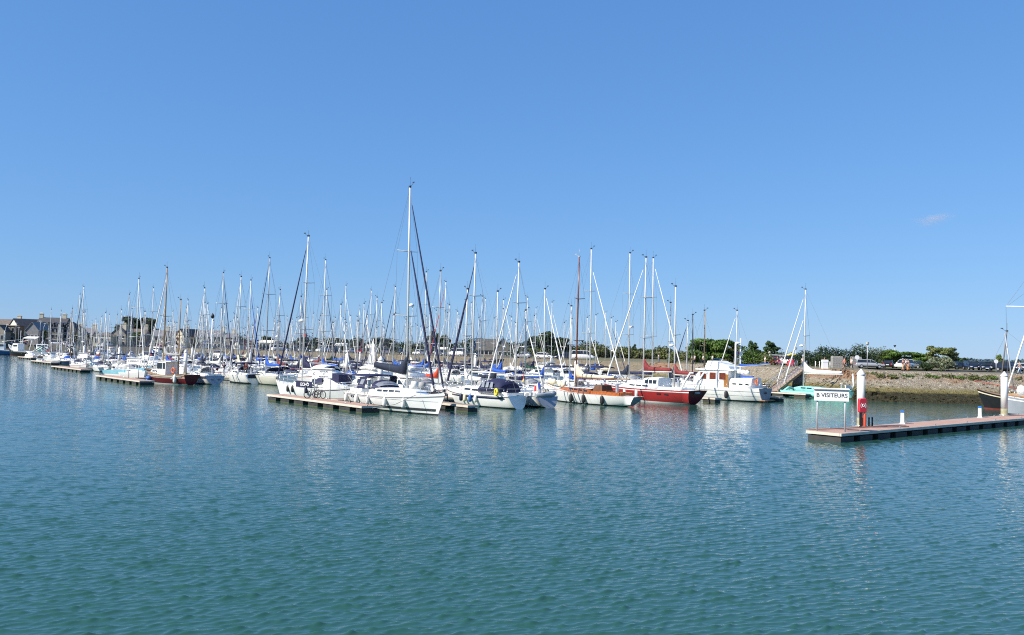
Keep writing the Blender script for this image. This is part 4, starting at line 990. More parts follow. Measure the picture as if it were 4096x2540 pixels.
# 8 turquoise boat behind the B sign
L = 11.5; s8 = at(3418, 1597)
M8, h8 = yacht(ctr(s8, L), ang_of(-V2), L, 'turquoise multihull with white sail cover and two furled white sails', 14.2, coverh=.62, hullm=TURQ, cover=WHITC, jib=WHITC, jib2=WHITC, hood=None, mx=.12, fb=(.95, .8, 1.05), beam=2.4, tr=.6, boomL=5.6, boom_z=3.0, deck=TURQ, cabm=TURQ, radar=True, cat='multihull', name='trimaran', transom=TURQ, spr=1, sprw=.9, rails=False, cabh=.5)
for s in (1, -1):
    fm = MB(); fm.tube([(-4.2, s*3.0, .35), (-2, s*3.0, .42), (2.0, s*3.0, .42), (4.2, s*3.0, .6), (5.0, s*3.0, .75)], [.15, .36, .38, .28, .05], 8); fm.build('outrigger_float', TURQ, M8)
    MB().tube([(-1.9, s*.8, .9), (-1.9, s*2.0, 1.1), (-1.9, s*3.0, .7)], .16, 7).tube([(2.4, s*.8, 1.0), (2.4, s*2.0, 1.15), (2.4, s*3.0, .75)], .16, 7).build('cross_beam', TURQ, M8)
MB().box((-5.0, 0, 1.5), (.12, 1.7, .5)).tube([(-5.1, -.7, 3.2), (-5.25, -.7, 1.8), (-5.1, -.7, 1.2)], .1, 6).build('stern_frame', WHITE, M8)

# 9 boats at the edge of the picture behind pontoon B
L = 11.5; b9 = at(3931, 1633)
M9, h9 = yacht(b9+V2*(L/2-.6), ang_of(-V2), L, 'black wooden sailing boat with red waterline and raked brown mast', 8.4, hullm=BLACKH, boot=ANTIR, anti=ANTIR, cover=None, jib=None, hood=None, spar=mat('weathered_spar', (.17, .14, .12), .6), mx=.30, fb=(1.5, 1.3, 2.1), beam=3.5, rails=False, cat='wooden boat', name='wooden_lugger', rake=.75, spr=0, deck=TEAK, cabm=TEAK, wins=0, boomL=5.5, boom_z=2.5, cove=CREAMC)
MB().tube([(1.0, .1, 2.2), (6.0, .1, 3.0)], .065, 6).build('bowsprit', mat('red_spar', (.30, .10, .07), .5), M9)
MB().tube([(L*.3-1.5, .15, 1.9), (L*.3-.6, .15, 8.2)], .07, 6).build('yard', SPARG, M9)
L = 12; b10 = at(4036, 1657)
M10, h10 = yacht(b10+V2*(L/2-.5), ang_of(-V2), L, 'grey-hulled boat with white stem cut by the picture edge behind the second pile', 17.5, hullm=GREYH, cover=None, jib=WHITC, hood=NAVY, mx=.12, fb=(1.4, 1.4, 1.8), cove=WHITE, cat='sailing boat', spr=1, sprw=1.2, rb=.3, upper=GREYH)
yd = Matrix.Rotation(-ang_of(-V2), 3, 'Z') @ Vector((-4.7, 0, 0)); my = Vector((L*.12, 0, 10.4))
MB().tube([my, my+yd], .05, 6).build('yard', WHITC, M10)
MB().tube([my+yd, my+Vector((0, 0, 6.5))], .014, 4, cap=False).tube([my+yd, my+yd*.96+Vector((0, 0, -8.6))], .014, 4, cap=False).tube([my+yd*.98, my+Vector((0, 0, 3.5))], .012, 4, cap=False).build('yard_stay', WIRE, M10)
MB().tube([h10.side(1, -.2, 1)+Vector((.03, 0, 0)), h10.side(1, 1.0, 1)+Vector((.03, 0, 0)), h10.side(1, 2.0, 1)+Vector((.05, 0, 0))], .11, 6).build('stem', WHITE, M10)
MB().lathe([(.02, -.5), (.35, -.4), (.42, 0), (.3, .4), (.02, .5)], (4.3, .3, 2.4), 10).build('sail_bag', WHITC, M10)

# 10 the front row on pontoon D
L = 9.8; d11 = Vector((-.82, .57, 0)).normalized(); s11 = at(762, 1540)
c11 = s11+d11*L/2
M11 = thing('motor_sailer', 'maroon-hulled motor sailer with white wheelhouse and cream rub rail', 'motor sailer', (c11.x, c11.y, 0), ang_of(d11))
h11 = Hull(L, 3.3, (1.25, 1.15, 1.9), .7, 1.0, -.3, -.06, .2); h11.make(M11, MAROON, WHITE, MAROON, MAROON, ANTI, TEAK, upper=mat('weathered_strake', (.36, .29, .22), .6, .2))
stripe(h11, M11, .96, 1.05, .04, .97, CREAM, 'rub_rail', (1, -1), .035)
wh = MB().loft([[(x, -y, 1.15), (x, y, 1.15), (x, y*.95, z), (x, -y*.95, z)] for x, y, z in ((-1.0, 1.0, 2.75), (.7, 1.0, 2.8), (1.1, .8, 2.1))], smooth=False).build('wheelhouse', WHITE, M11)
for sd in (1, -1):
    for x in (-.65, 0, .55): MB().box((x, sd*.985, 2.25), (.48, .05, .75)).build('wheelhouse_window', WIN, wh)
MB().box((-.6, 0, 2.84), (3.2, 2.1, .08)).build('roof', WHITE, M11)
cabin(M11, .8, 3.2, .9, .55, 1.25, .55, WHITE, 2)
mast(M11, -2.2, 1.3, 10.6, SPARP, .09, 1, .6); mast(M11, 1.0, 1.8, 14.8, SPARP, .11, 1, 1.0); rigging(M11, h11, 1.0, 1.8, 14.8, 1, 1.0)
furled(M11, h11.edge(.98, 1, .1, 5), (.9, 0, 14.0), WHITC, .09); furled(M11, (3.4, 0, 1.9), (.95, 0, 10.5), WHITC, .08)
MB().tube([(1.0, 0, 3.6), (-3.0, 0, 3.8)], .07, 6).build('boom', SPARP, M11); cover_mb(3.6, .34, .2, .17, .9, seed=8).build('sail_cover', GREYC, M11, (.9, 0, 3.65))
h11.rail(M11, .45, .98, .6, r=.016, step=1.5); tag(MB().torus((0, 0, 0), .3, .09, 'y', 16).build('lifebuoy', ORAN, None, W(M11, (-3.0, 1.2, 1.75)), ang_of(d11)), 'orange lifebuoy on the rail of the maroon motor sailer', 'lifebuoy')
text('LEP', .34, SIGNW, M11, tuple(h11.side(.2, .78, 1, .02)), (R(90), 0, math.pi-R(3)))
for x, f_, lb in ((2.9, ball_fender, 'blue ball fender at the bow of the maroon motor sailer'), (2.2, ball_fender, 'blue ball fender second from the bow of the maroon motor sailer')):
    p = h11.side((x+L/2)/L, .6, 1, .28); f_(W(M11, (p.x, p.y, .6)), lb, FENBL, .3, 'fenders of the maroon motor sailer')
p = h11.side(.14, .6, 1, .16); fender(W(M11, (p.x, p.y, .72)), 'large white fender at the stern of the maroon motor sailer', FENW, .22, 1.0, 'fenders of the maroon motor sailer')

L = 8.8; s12 = at(862, 1538)
M12, h12 = yacht(ctr(s12, L), ang_of(-V2), L, 'sailboat with navy side stripe, grey transom and dark sail cover beside the motor sailer', 12.5, hullm=WHITE, upper=NAVYH, transom=GREYH, cover=NAVYD, hood=GREYC, jib=WHITC, fb=(1.1, 1.05, 1.4), beam=3.1, tr=.85, mx=.1, rs=.3)
MB().box((-4.25, .35, .6), (.06, .35, .12)).box((-4.25, -.5, .6), (.06, .35, .12)).build('transom_window', WIN, M12)
flag(M12, (-4.2, 0, 1.1), [FLK, FLR], (.5, .4), ANG_V, True, 'dark furled ensign', 1.1)
L = 9.2; s13 = at(1020, 1536)
M13, h13 = yacht(ctr(s13, L), ang_of(-V2), L, 'white centre-cockpit sailboat with blue boom cover and dark stern panel, beyond the grey transom', 14.5, transom=WHITE, cover=CREAMC, hood=NAVY, jib=WHITC, fb=(1.25, 1.1, 1.35), beam=3.2, tr=.8, mx=.16, rs=.2, cabh=.6, wins=2)
MB().box((-4.52, 0, 1.0), (.06, 1.9, .5)).build('stern_panel', NAVYD, M13); stripe(h13, M13, -.02, .16, .02, .98, ANTI, 'boot_top')
canopy(M13, -2.6, .3, 1.2, 2.5, NAVY, True, 1.3)
L = 9.0; d14 = Vector((.86, -.50, 0)).normalized(); st = at(417, 1513)
st.z = 0; c14 = st+d14*L/2+U2*.6
M14 = thing('launch', 'pale blue and white open launch lying behind the D RESIDENTS sign', 'launch', (c14.x, c14.y, 0), ang_of(d14))
h14 = Hull(L, 2.7, (1.15, 1.35, 2.0), .8, .5, 0, -.1, .1); h14.make(M14, WHITE, WHITE, SKYB, SKYB, ANTI, DECKW, upper=SKYB)
stripe(h14, M14, .72, 1.1, .0, .96, SKYB, 'blue_topsides', (1, -1), .01)
MB().box((0, 0, 1.45), (1.6, 1.2, .5), 0, 0, (.8, .8)).box((-2.5, 0, 1.3), (.4, 1.8, .3)).build('console', WHITE, M14)
MB().box((-4.7, 0, 1.0), (.45, .4, .6), 0, 0, (.7, .8)).box((-4.72, 0, .35), (.2, .15, .9)).build('outboard_motor', BLACK, M14)
# boat behind the E sign
L = 10.5; d15 = Vector((.80, -.60, 0)); st = at(268, 1468); st.z = 0; c15 = st+d15*L/2+U2*2.2+Vector((-1.8, 0, 0))
M15, h15 = yacht(c15, ang_of(-d15), L, 'white sailboat with a pale green stripe alongside the far E sign', 16.0, cover=None, jib=NAVYD, hood=WHITC, upper=WHITE, mx=.12, cabh=.6)
stripe(h15, M15, .45, .62, .03, .97, mat('pale_green_stripe', (.35, .5, .2), .4))

# ------------------------------------------------------------------ all the other moored boats, row by row
ORD = ['first', 'second', 'third', 'fourth', 'fifth', 'sixth', 'seventh', 'eighth', 'ninth', 'tenth', 'eleventh', 'twelfth', 'thirteenth', 'fourteenth', 'fifteenth', 'sixteenth', 'seventeenth', 'eighteenth', 'nineteenth'] + [a+b for a in ('twent', 'thirt', 'fort') for b in ('ieth' if a != 'x' else '', *['y-'+q for q in ('first', 'second', 'third', 'fourth', 'fifth', 'sixth', 'seventh', 'eighth', 'ninth')])]
ORD_ = ['first', 'second', 'third', 'fourth', 'fifth', 'sixth', 'seventh', 'eighth', 'ninth', 'tenth', 'eleventh', 'twelfth', 'thirteenth', 'fourteenth', 'fifteenth',
       'sixteenth', 'seventeenth', 'eighteenth', 'nineteenth', 'twentieth', 'twenty-first', 'twenty-second', 'twenty-third', 'twenty-fourth']
ROWN = {'C1': 'front row of the C pontoon', 'C2': 'back row of the C pontoon', 'D1': 'front row of the D pontoon', 'D2': 'back row of the D pontoon'}
for i, k in enumerate('EFGH'):
    for s, n in (('1', 'front'), ('2', 'back')): ROWN[k+s] = f'{n} row of the {["third", "fourth", "fifth", "sixth"][i]} pontoon'
# masts seen in the photograph: column and row of the mast top, the row of boats it stands in, extras
SEEN = [(561, 1117, 'D2', {}), (900, 1092, 'D2', {'jib': NAVY}), (1011, 1122, 'D2', {}), (1080, 1035, 'D1', {'cover': ROYAL, 'jib': NAVY, 'flip': 1}),
        (1127, 1159, 'D2', {}), (1231, 1171, 'D2', {}), (1305, 1043, 'D1', {'cover': ROYAL}), (1317, 1159, 'D2', {'jib': NAVY}), (1394, 1146, 'E1', {}), (1494, 1163, 'E1', {}), (1589, 1144, 'D2', {'cover': ROYAL}),
        (1715, 1095, 'D1', {'cover': ROYAL, 'jib': None}), (1772, 1087, 'C2', {'cover': REDC, 'jib': None, 'flip': 1}), (1791, 1122, 'D2', {'jib': REDC}), (1952, 1196, 'E1', {}), (2028, 1201, 'D2', {'cover': ROYAL}), (2120, 1190, 'D1', {'cover': GREEN}),
        (2159, 1235, 'E1', {}), (2223, 1210, 'D2', {'cover': NAVYD}), (2377, 991, 'C2', {'jib': WHITC, 'flip': 1, 'cover': SPARB}), (2439, 1252, 'E1', {}), (2533, 1011, 'C2', {'cover': NAVYD, 'flip': 1, 'radar': True}),
        (2627, 1030, 'C2', {'cover': NAVY, 'flip': 1}), (2763, 1285, 'C2', {'jib': NAVY}), (2789, 1263, 'C2', {'spar': SPARB, 'jib': None}), (2836, 1247, 'C2', {'spar': SPARP, 'jib': None, 'cover': WHITC}), (2960, 1243, 'C2', {'cover': ROYAL, 'flip': 0}),
        (329, 1180, 'F1', {}), (216, 1240, 'G1', {}), (255, 1245, 'F2', {}), (300, 1235, 'F1', {'spar': SPARP}), (434, 1252, 'E1', {}), (526, 1180, 'E1', {'spar': SPARG}), (620, 1150, 'E2', {}), (760, 1200, 'E1', {}), (1450, 1225, 'F1', {}),
        (1660, 1230, 'E1', {}), (1850, 1260, 'F1', {}), (1900, 1215, 'E1', {}), (2480, 1290, 'D2', {}), (2400, 1262, 'D1', {}), (2300, 1275, 'D1', {})]
COVN = {NAVY.name: 'navy', NAVYD.name: 'dark blue', ROYAL.name: 'bright blue', WHITC.name: 'white', CREAMC.name: 'cream', GREYC.name: 'grey', BURG.name: 'burgundy', GREEN.name: 'green', REDC.name: 'orange-red', SPARB.name: 'black'}
SPECIAL_FREE = {'C1': []}
rnd = random.Random(21)
ROWN['W1'] = 'line along the harbour wall'
WALLP = Vector((16, 158, 0)); WALLD = (Vector((-117, 291, 0))-WALLP).normalized(); WALLN = Vector((WALLD.y, -WALLD.x, 0))
if WALLN.y > 0: WALLN = -WALLN
def row_setup(k):
    if k == 'W1': return WALLP, 178, WALLN
    P, Ln, hl = LINES[k[0]]
    side = V2 if k[1] == '1' else -V2
    return P, Ln, side
DIR = {}
rows = {k: [] for k in ('C2', 'D1', 'D2', 'E1', 'E2', 'F1', 'F2', 'G1', 'G2', 'H1', 'H2', 'W1')}
for k in rows: DIR[k] = U2 if k != 'W1' else WALLD
for px, py, k, o in SEEN:
    P, Ln, side = row_setup(k)
    t = along(px-18, P+side*6.5, DIR[k], 2)
    rows[k].append((t, px, py, o))
T0 = {'C2': 4.5, 'D1': 21.0, 'D2': 2.5, 'E1': 5, 'E2': 3}
for k in rows:
    P, Ln, side = row_setup(k)
    got = sorted(r[0] for r in rows[k])
    t = T0.get(k, 3.0)
    pitch = {'W1': 3.7, 'C2': 3.7}.get(k, 3.15)
    while t < Ln-1:
        if all(abs(t-g) > 2.7 for g in got) and rnd.random() < 0.95: rows[k].append((t, None, None, {}))
        t += pitch+rnd.uniform(-.15, .35)
    rows[k].sort(key=lambda r: r[0])
FLY = {('C2', 0): 1}
for k in rows:
    P, Ln, side = row_setup(k); near = k in ('C2', 'D1', 'D2', 'E1'); prev = -9
    for n, (t, px, py, o) in enumerate(rows[k]):
        seed = hash_ = (ord(k[0])*100+int(k[1])*50+n)
        rr = random.Random(seed)
        jit = rr.uniform(-.3, .5)
        kind = 'sail' if px else rr.choices(['sail', 'fly', 'hardtop', 'wheelhouse', 'open'], [80, 4, 7, 5, 4])[0]
        if k == 'C2' and not px and n < 3: kind = 'fly'
        wh_ = f'{ORD[n]} in the {ROWN[k]}'.replace('the D pontoon', 'D pontoon').replace('the C pontoon', 'C pontoon')
        if kind == 'sail':
            flip = o.get('flip', rr.random() < .45)
            if px:
                zt = zfor(P+DIR[k]*t+side*6.5, py); L = min(13.2, max(7.5, zt*.72+.3))
            else:
                L = rr.uniform(7.2, 10.2) if k[0] in 'CD' else rr.uniform(7.2, 10.4); zt = L*rr.uniform(1.15, 1.42)
            c = P+DIR[k]*t+side*(1.6+L/2+jit)
            d = -side if flip else side                              # bow towards the walkway, or away from it
            mx_ = .08
            if px:                                                  # mast exactly in its column
                mp = c+d*(L*mx_); t2 = along(px-18, mp, DIR[k], 2); c = c+DIR[k]*t2
            if abs(t-prev) < 2.6: L = min(L, 9)
            prev = t
            cov = o.get('cover', rr.choices([NAVY, ROYAL, WHITC, GREYC, NAVYD, BURG, GREEN, CREAMC], [26, 20, 20, 8, 12, 4, 4, 6])[0])
            jb = o.get('jib', rr.choices([WHITC, NAVY, ROYAL, None, BURG], [46, 13, 4, 35, 2])[0])
            hm = rr.choices([WHITE, CREAM, NAVYH, GREYH, BLUEH], [80, 8, 7, 3, 2])[0]
            hood = rr.choices([NAVY, ROYAL, GREYC, WHITC, None, BURG], [34, 14, 14, 12, 22, 4])[0]
            sp = o.get('spar', rr.choices([SPAR, SPARG], [85, 15])[0])
            hn = {NAVYH.name: 'navy-hulled', GREYH.name: 'grey-hulled', BLUEH.name: 'blue-hulled', CREAM.name: 'cream-hulled'}.get(hm.name, 'white')
            lb = f'{hn} yacht with {COVN[cov.name]} sail cover, {wh_}'
            yacht(c, ang_of(d), L, lb, zt, group='sailing yachts moored in rows along the pontoons', lod=0 if k == 'C2' else 1, seed=seed, hullm=hm,
                  cove=rr.choice([WHITE, NAVYH, WHITE, REDH, BLUEH]) if hm is WHITE else WHITE, cover=cov, jib=jb, hood=hood, spar=sp, radar=o.get('radar', rr.random() < .15),
                  spr=2 if zt > 13 else 1, frac=rr.choice([.97, .97, .88]), bim=rr.choice([None, None, None, NAVY]) if near else None, mx=mx_, wins=2, beam=L*.315 if px else min(L*.315, 2.9), transom=rr.choice([WHITE, WHITE, GREYH]) if hm is WHITE else hm, rails=k[0] in 'CDE')
        else:
            L = rr.uniform(6.0, 8.5) if kind != 'fly' else rr.uniform(9, 10.8)
            flip = rr.random() < .5; d = -side if flip else side
            c = P+DIR[k]*t+side*(1.6+L/2+jit)
            hm = rr.choices([WHITE, NAVYH, CREAM, BLUEH], [80, 10, 6, 4])[0]
            tm = rr.choice([NAVY, WHITC, GREYC, ROYAL]); hn = {NAVYH.name: 'navy-hulled', BLUEH.name: 'blue-hulled', CREAM.name: 'cream-hulled'}.get(hm.name, 'white')
            kn = {'fly': 'flybridge motor yacht', 'hardtop': 'hardtop motor cruiser', 'wheelhouse': 'fishing boat with small wheelhouse', 'open': 'open sports boat'}[kind]
            motorboat(c, ang_of(d), L, f'{hn} {kn}, {wh_}', kind, 'motor boats moored among the sailing yachts', seed, 1, hm, rr.choice([WHITE, NAVYH]), None, None, tm,
                      name={'fly': 'motor_yacht', 'hardtop': 'motor_cruiser', 'wheelhouse': 'fishing_boat', 'open': 'sports_boat'}[kind], wins=2)
            prev = t
# small boats at the outer tips of the far pontoons
for px, py, st, lb, L, d in ((122, 1437, 'hardtop', 'small white cabin cruiser at the outermost tip of the marina', 6.5, V2), (160, 1452, 'open', 'small white sports boat with outboard at the far pontoon tip', 5.0, -V2), (175, 1432, 'wheelhouse', 'white angling boat with boxy wheelhouse among the outermost boats', 6.5, -V2),
                             (207, 1450, 'wheelhouse', 'white pilothouse boat alongside the fourth pontoon head', 6.8, V2), (260, 1447, 'hardtop', 'white cruiser with red-brown canvas behind the E sign', 7.5, V2)):
    p = at(px, py); p.z = 0
    motorboat(p+d*0, ang_of(d), L, lb, st, 'small motor boats at the outer pontoon tips', px, 1, WHITE, WHITE, None, None, GREYC, name={'hardtop': 'motor_cruiser', 'open': 'sports_boat', 'wheelhouse': 'fishing_boat'}[st], wins=2)
# a half-hoisted white sail over the middle of the marina
P, Ln, side = row_setup('D2')
tt_ = along(1555, P, U2, 2)
sp_ = P+U2*tt_-V2*4
s_ = MB(); rg_ = []
for i in range(9):
    k = i/8; z = 2.6+(zfor(sp_, 1352)-2.6)*k; wd_ = 1.9*(1-k)**.8+.03
    rg_.append([(-.25*k+wd_*(u-.9)*.8-.2, .25*math.sin(3.1*u)*(1-k)-wd_*(u-.9)*.35, z) for u in (0, .25, .5, .75, 1)])
s_.loft(rg_, closed=False, cap=False)
so_ = thing('drying_sail', 'white headsail hoisted to dry above the crowded boats beside the pile lettered C', 'sail', sp_, 0); s_.build('sailcloth', WHITC, so_)
MB().tube([(-.2, -.05, 1.4), (-.45, -.05, rg_[-1][0][2]+.4)], .03, 5).build('halyard', WIRE, so_)

# ------------------------------------------------------------------ quay top on the bank side: verge, car park, cars, people, plants
land_strip('mown_verge', GRASSM, 7.5, 10.5, 0, 9, .004, 'mown grass verge')
land_strip('promenade', PATH, 4.0, 7.2, 0, 11, .008, 'pale walkway along the bank')
land_strip('car_park', ASPH, 12, 40, 0, 7, .012, 'asphalt car park behind the bank')
land_strip('quay_road', ASPH, 8, 22, 9, 12, .012, 'asphalt quay road')
land_strip('kerb', mat('kerb_stone', (.42, .38, .32), .9, .15), 10.5, 11.2, 0, 8, .016, 'pale kerb edge of the car park')

# loose rocks on the slope (uncountable)
rk = MB(); rr = random.Random(3)
for i in range(800):
    k = rr.uniform(1, 7.99); a = int(k); f = k-a
    p = Vector((*TOE[a], 0)).lerp(Vector((*TOE[a+1], 0)), f); q = Vector((*TOP[a], 0)).lerp(Vector((*TOP[a+1], 0)), f); g = rr.uniform(.12, .97)
    c = p.lerp(q, g); c.z = -.7+(ZT+.7)*g+.05; s = rr.uniform(.10, .28)
    vs = [(c.x+s*rr.uniform(.5, 1)*x, c.y+s*rr.uniform(.5, 1)*y, c.z+s*rr.uniform(.35, .7)*z) for x in (-1, 1) for y in (-1, 1) for z in (-1, 1)]
    rk.add(vs, [(0, 1, 3, 2), (4, 6, 7, 5), (0, 4, 5, 1), (2, 3, 7, 6), (0, 2, 6, 4), (1, 5, 7, 3)])
tag(rk.build('loose_rocks', BANKM), 'loose rocks over the sloping bank', 'rocks', kind='stuff')

# ---- foliage
def leafm(name, a, b, s=.5):
    if name in MATS: return MATS[name]
    m = bpy.data.materials.new(name); m.use_nodes = True; t = m.node_tree; bs = t.nodes['Principled BSDF']; bs.inputs['Roughness'].default_value = .6
    bs.inputs['Specular IOR Level'].default_value = .25
    g = t.nodes.new('ShaderNodeTexCoord'); n = t.nodes.new('ShaderNodeTexNoise'); n.inputs['Scale'].default_value = s; n.inputs['Detail'].default_value = 5
    r = t.nodes.new('ShaderNodeValToRGB'); r.color_ramp.elements[0].position = .35; r.color_ramp.elements[1].position = .68
    r.color_ramp.elements[0].color = (*a, 1); r.color_ramp.elements[1].color = (*b, 1)
    t.links.new(g.outputs['Object'], n.inputs['Vector']); t.links.new(n.outputs['Fac'], r.inputs[0]); t.links.new(r.outputs[0], bs.inputs['Base Color'])
    MATS[name] = m; return m
LF = {'green': leafm('green_leaves', (0.043, 0.092, 0.014), (0.104, 0.171, 0.031)), 'pine': leafm('pine_needles', (0.017, 0.039, 0.012), (0.049, 0.092, 0.027)), 'olive': leafm('olive_leaves', (0.055, 0.073, 0.022), (0.135, 0.147, 0.049)),
      'grey': leafm('grey_green_leaves', (0.122, 0.147, 0.086), (0.233, 0.257, 0.159)), 'dark': leafm('dark_leaves', (0.014, 0.032, 0.012), (0.043, 0.067, 0.024)), 'tam': leafm('tamarisk_leaves', (0.061, 0.104, 0.022), (0.159, 0.171, 0.061)), 'brown': leafm('brown_leaves', (0.092, 0.067, 0.031), (0.184, 0.135, 0.061))}
BARK = mat('bark', (.10, .075, .05), .9, .3, 3)
def leaves(blobs, n, size, seed, flat=.5, lean=0.0):
    """leaf-sized faces spread over and through clumps: blobs = (x, y, z, rx, rz)"""
    g = np.random.default_rng(seed); V = []; tot = sum(b[3]*b[4] for b in blobs)
    for (x, y, z, rx, rz) in blobs:
        k = max(20, int(n*rx*rz/tot)); d = g.normal(size=(k, 3)); d /= np.linalg.norm(d, axis=1)[:, None]
        rad = g.uniform(.35, 1.08, k)**.6; lump = 1+.22*np.sin(d[:, 0]*7+x)*np.sin(d[:, 1]*6+y+d[:, 2]*5)
        c = d*(rad*lump)[:, None]*np.array([rx, rx, rz])+np.array([x, y, z]); c[:, 0] += lean*(c[:, 2]-z)
        nn = d+g.normal(scale=.7, size=(k, 3)); nn /= np.linalg.norm(nn, axis=1)[:, None]
        a = np.cross(nn, g.normal(size=(k, 3))); a /= np.linalg.norm(a, axis=1)[:, None]; b = np.cross(nn, a)
        s = size*g.uniform(.6, 1.4, k)[:, None]
        V.append(np.stack([c-a*s, c-b*s*flat, c+a*s, c+b*s*flat], 1))
    return np.concatenate(V).reshape(-1, 3)
def leafmesh(name, V, m, parent=None):
    n = len(V)//4; me = bpy.data.meshes.new(name); me.vertices.add(4*n); me.loops.add(4*n); me.polygons.add(n)
    me.vertices.foreach_set('co', V.astype(np.float32).ravel()); me.loops.foreach_set('vertex_index', np.arange(4*n, dtype=np.int32))
    me.polygons.foreach_set('loop_start', np.arange(0, 4*n, 4, dtype=np.int32))
    me.materials.append(m); me.update(calc_edges=True)
    o = bpy.data.objects.new(name, me); COL.objects.link(o)
    if parent: o.parent = parent
    return o
def tree(P, h, w, m, label, seed, kind='round', n=3500, group=None, name='tree', cat='tree', ls=.22, trunk=.28):
    r = thing(name, label, cat, P, 0, group); rr = random.Random(seed); t = MB()
    hb_ = h*trunk; top = Vector((rr.uniform(-.05, .05)*w, 0, h*.7))
    t.tube([(0, 0, -.2), (.03*w, 0, hb_), top], [h*.035, h*.027, h*.008], 8)
    bl = []
    if kind == 'pine':
        k = 9
        for i in range(k):
            z = h*(trunk+.12+(.84-trunk)*i/(k-1)); s = w*.5*(1-.62*(i/(k-1))**1.3)
            for j in range(3 if i < k-1 else 1):
                a = rr.uniform(0, 6.3); q = s*rr.uniform(.3, .75)
                bl.append((q*math.cos(a), q*math.sin(a), z+rr.uniform(-.04, .04)*h, s*rr.uniform(.42, .6), h*rr.uniform(.05, .085)))
    else:
        k = 22 if kind == 'round' else 16
        for i in range(k):
            a = rr.uniform(0, 6.3); u = rr.random()**.6; z = h*rr.uniform(trunk+.05, .90)
            e = math.sqrt(max(.05, 1-((z/h-.52)/.52)**2)) if kind == 'round' else rr.uniform(.5, 1)
            q = w*.42*e*u; bl.append((q*math.cos(a), q*math.sin(a), z, w*rr.uniform(.11, .2), h*rr.uniform(.07, .13)))
    for b in bl[::2]: t.tube([(.02*w, 0, hb_*rr.uniform(.7, 1.2)), (b[0]*.5, b[1]*.5, (hb_+b[2])*.5), (b[0], b[1], b[2])], [h*.014, h*.009, h*.004], 5)
    t.build('trunk', BARK, r)
    leafmesh('crown', leaves(bl, n, ls, seed, .55, {'wind': .35}.get(kind, 0)), m, r)
    return r
def shrub(P, w, h, m, label, seed, n=900, name='shrub', cat='shrub', group=None, ls=.13):
    rr = random.Random(seed); bl = []
    for i in range(9):
        a = rr.uniform(0, 6.3); q = w*.32*rr.random(); bl.append((q*math.cos(a), q*math.sin(a), h*rr.uniform(.3, .62), w*rr.uniform(.18, .27), h*rr.uniform(.22, .36)))
    o = thing(name, label, cat, P, 0, group); leafmesh('foliage', leaves(bl, n, ls, seed), m, o)
    st = MB()
    for i in range(4): st.tube([(0, 0, -.1), (rr.uniform(-.2, .2)*w, rr.uniform(-.2, .2)*w, h*.5)], [.05, .02], 5)
    st.build('stem', BARK, o); return o
def hedge(A, B, w, h, m, label, seed, n=4000, hv=.25, ls=.16):
    """clipped or wild hedge between two ground points"""
    rr = random.Random(seed); A, B = Vector(A), Vector(B); ln = (B-A).length; k = max(4, int(ln/(w*.55))); bl = []
    for i in range(k):
        p = (B-A)*(i/(k-1)); hh = h*(1+rr.uniform(-hv, hv*.4))
        bl.append((p.x, p.y, hh*.62, w*.55, hh*.42)); bl.append((p.x, p.y-.2, hh*.3, w*.55, hh*.35))
    o = leafmesh('hedge', leaves(bl, n, ls, seed), m); o.location = A
    return tag(o, label, 'hedge')
def gp_(px, off): return TOPP(px, off)
def gz(px, dist):
    """quay-level ground point in photograph column px at the given distance"""
    d = CROT @ Vector(((px-2048)/F, 0, -1)); x = d.x/d.y*dist
    P = Vector((x, dist, ZT)); 
    for _ in range(3): P.x -= (proj(P)[0]-px)*dist/F
    return P
def hgt(P, py): return zfor(P, py)-P.z
def wpx(px0, px1, dist): return (px1-px0)*dist/F
def T(px, dist, py, wp, m, label, seed, kind='round', **k):
    P = gz(px, dist); return tree(P, hgt(P, py), wpx(0, wp, dist), LF[m], label, seed, kind, **k)
T(2840, 185, 1343, 190, 'green', 'big round bright green tree behind the bank, above the trawler yacht', 1, n=11000, ls=.26, trunk=.04)
T(2915, 190, 1366, 120, 'olive', 'brownish green shrubby tree touching the big round tree', 2, n=4200, trunk=.08)
T(3010, 190, 1366, 70, 'pine', 'slimmer dark pine between the trawler mast and the bushier pine', 3, 'pine', n=3600, trunk=.12)
T(3080, 188, 1367, 95, 'pine', 'bushy dark pine beside the car park entrance', 4, 'pine', n=5000, trunk=.12)
hedge(gz(2700, 195), gz(2790, 190), 3, 2.6, LF['olive'], 'low olive hedge behind the strollers next to the big round tree', 5, 2500)
hedge(gz(2975, 165), gz(3020, 165), 2.4, 3.2, LF['green'], 'square-cut green hedge under the slimmer pine', 6, 2000)
hedge(gz(3035, 165), gz(3075, 165), 2.2, 2.5, LF['tam'], 'yellow-green clipped hedge under the bushy pine', 7, 1500)
hedge(gz(3180, 158), gz(3300, 158), 3, 2.6, LF['dark'], 'dark green hedge behind the top of the gangway', 8, 4000)
hedge(gz(3290, 165), gz(3480, 165), 3.2, 4.1, LF['dark'], 'long tall dark hedge behind the stone blocks and silver estate car', 9, 7000)
hedge(gz(3470, 185), gz(3560, 185), 3.4, 4.4, LF['olive'], 'rough olive hedge behind the dark hatchback', 10, 3500)
hedge(gz(3080, 240), gz(3330, 240), 4, 3.6, LF['pine'], 'distant dark hedge behind the white vans', 18, 4000)
T(3583, 185, 1386, 165, 'green', 'green shrubby tree above the dark hatchback and white off-roader', 11, 'wind', n=7000, trunk=.02)
T(3665, 190, 1406, 190, 'green', 'low spreading green tree above the parked silver hatchback', 12, 'wind', n=7000, trunk=.02)
T(3745, 180, 1380, 120, 'tam', 'wind-bent tamarisk with feathery crown leaning over the car park', 13, 'wind', n=4500, trunk=.1, ls=.2)
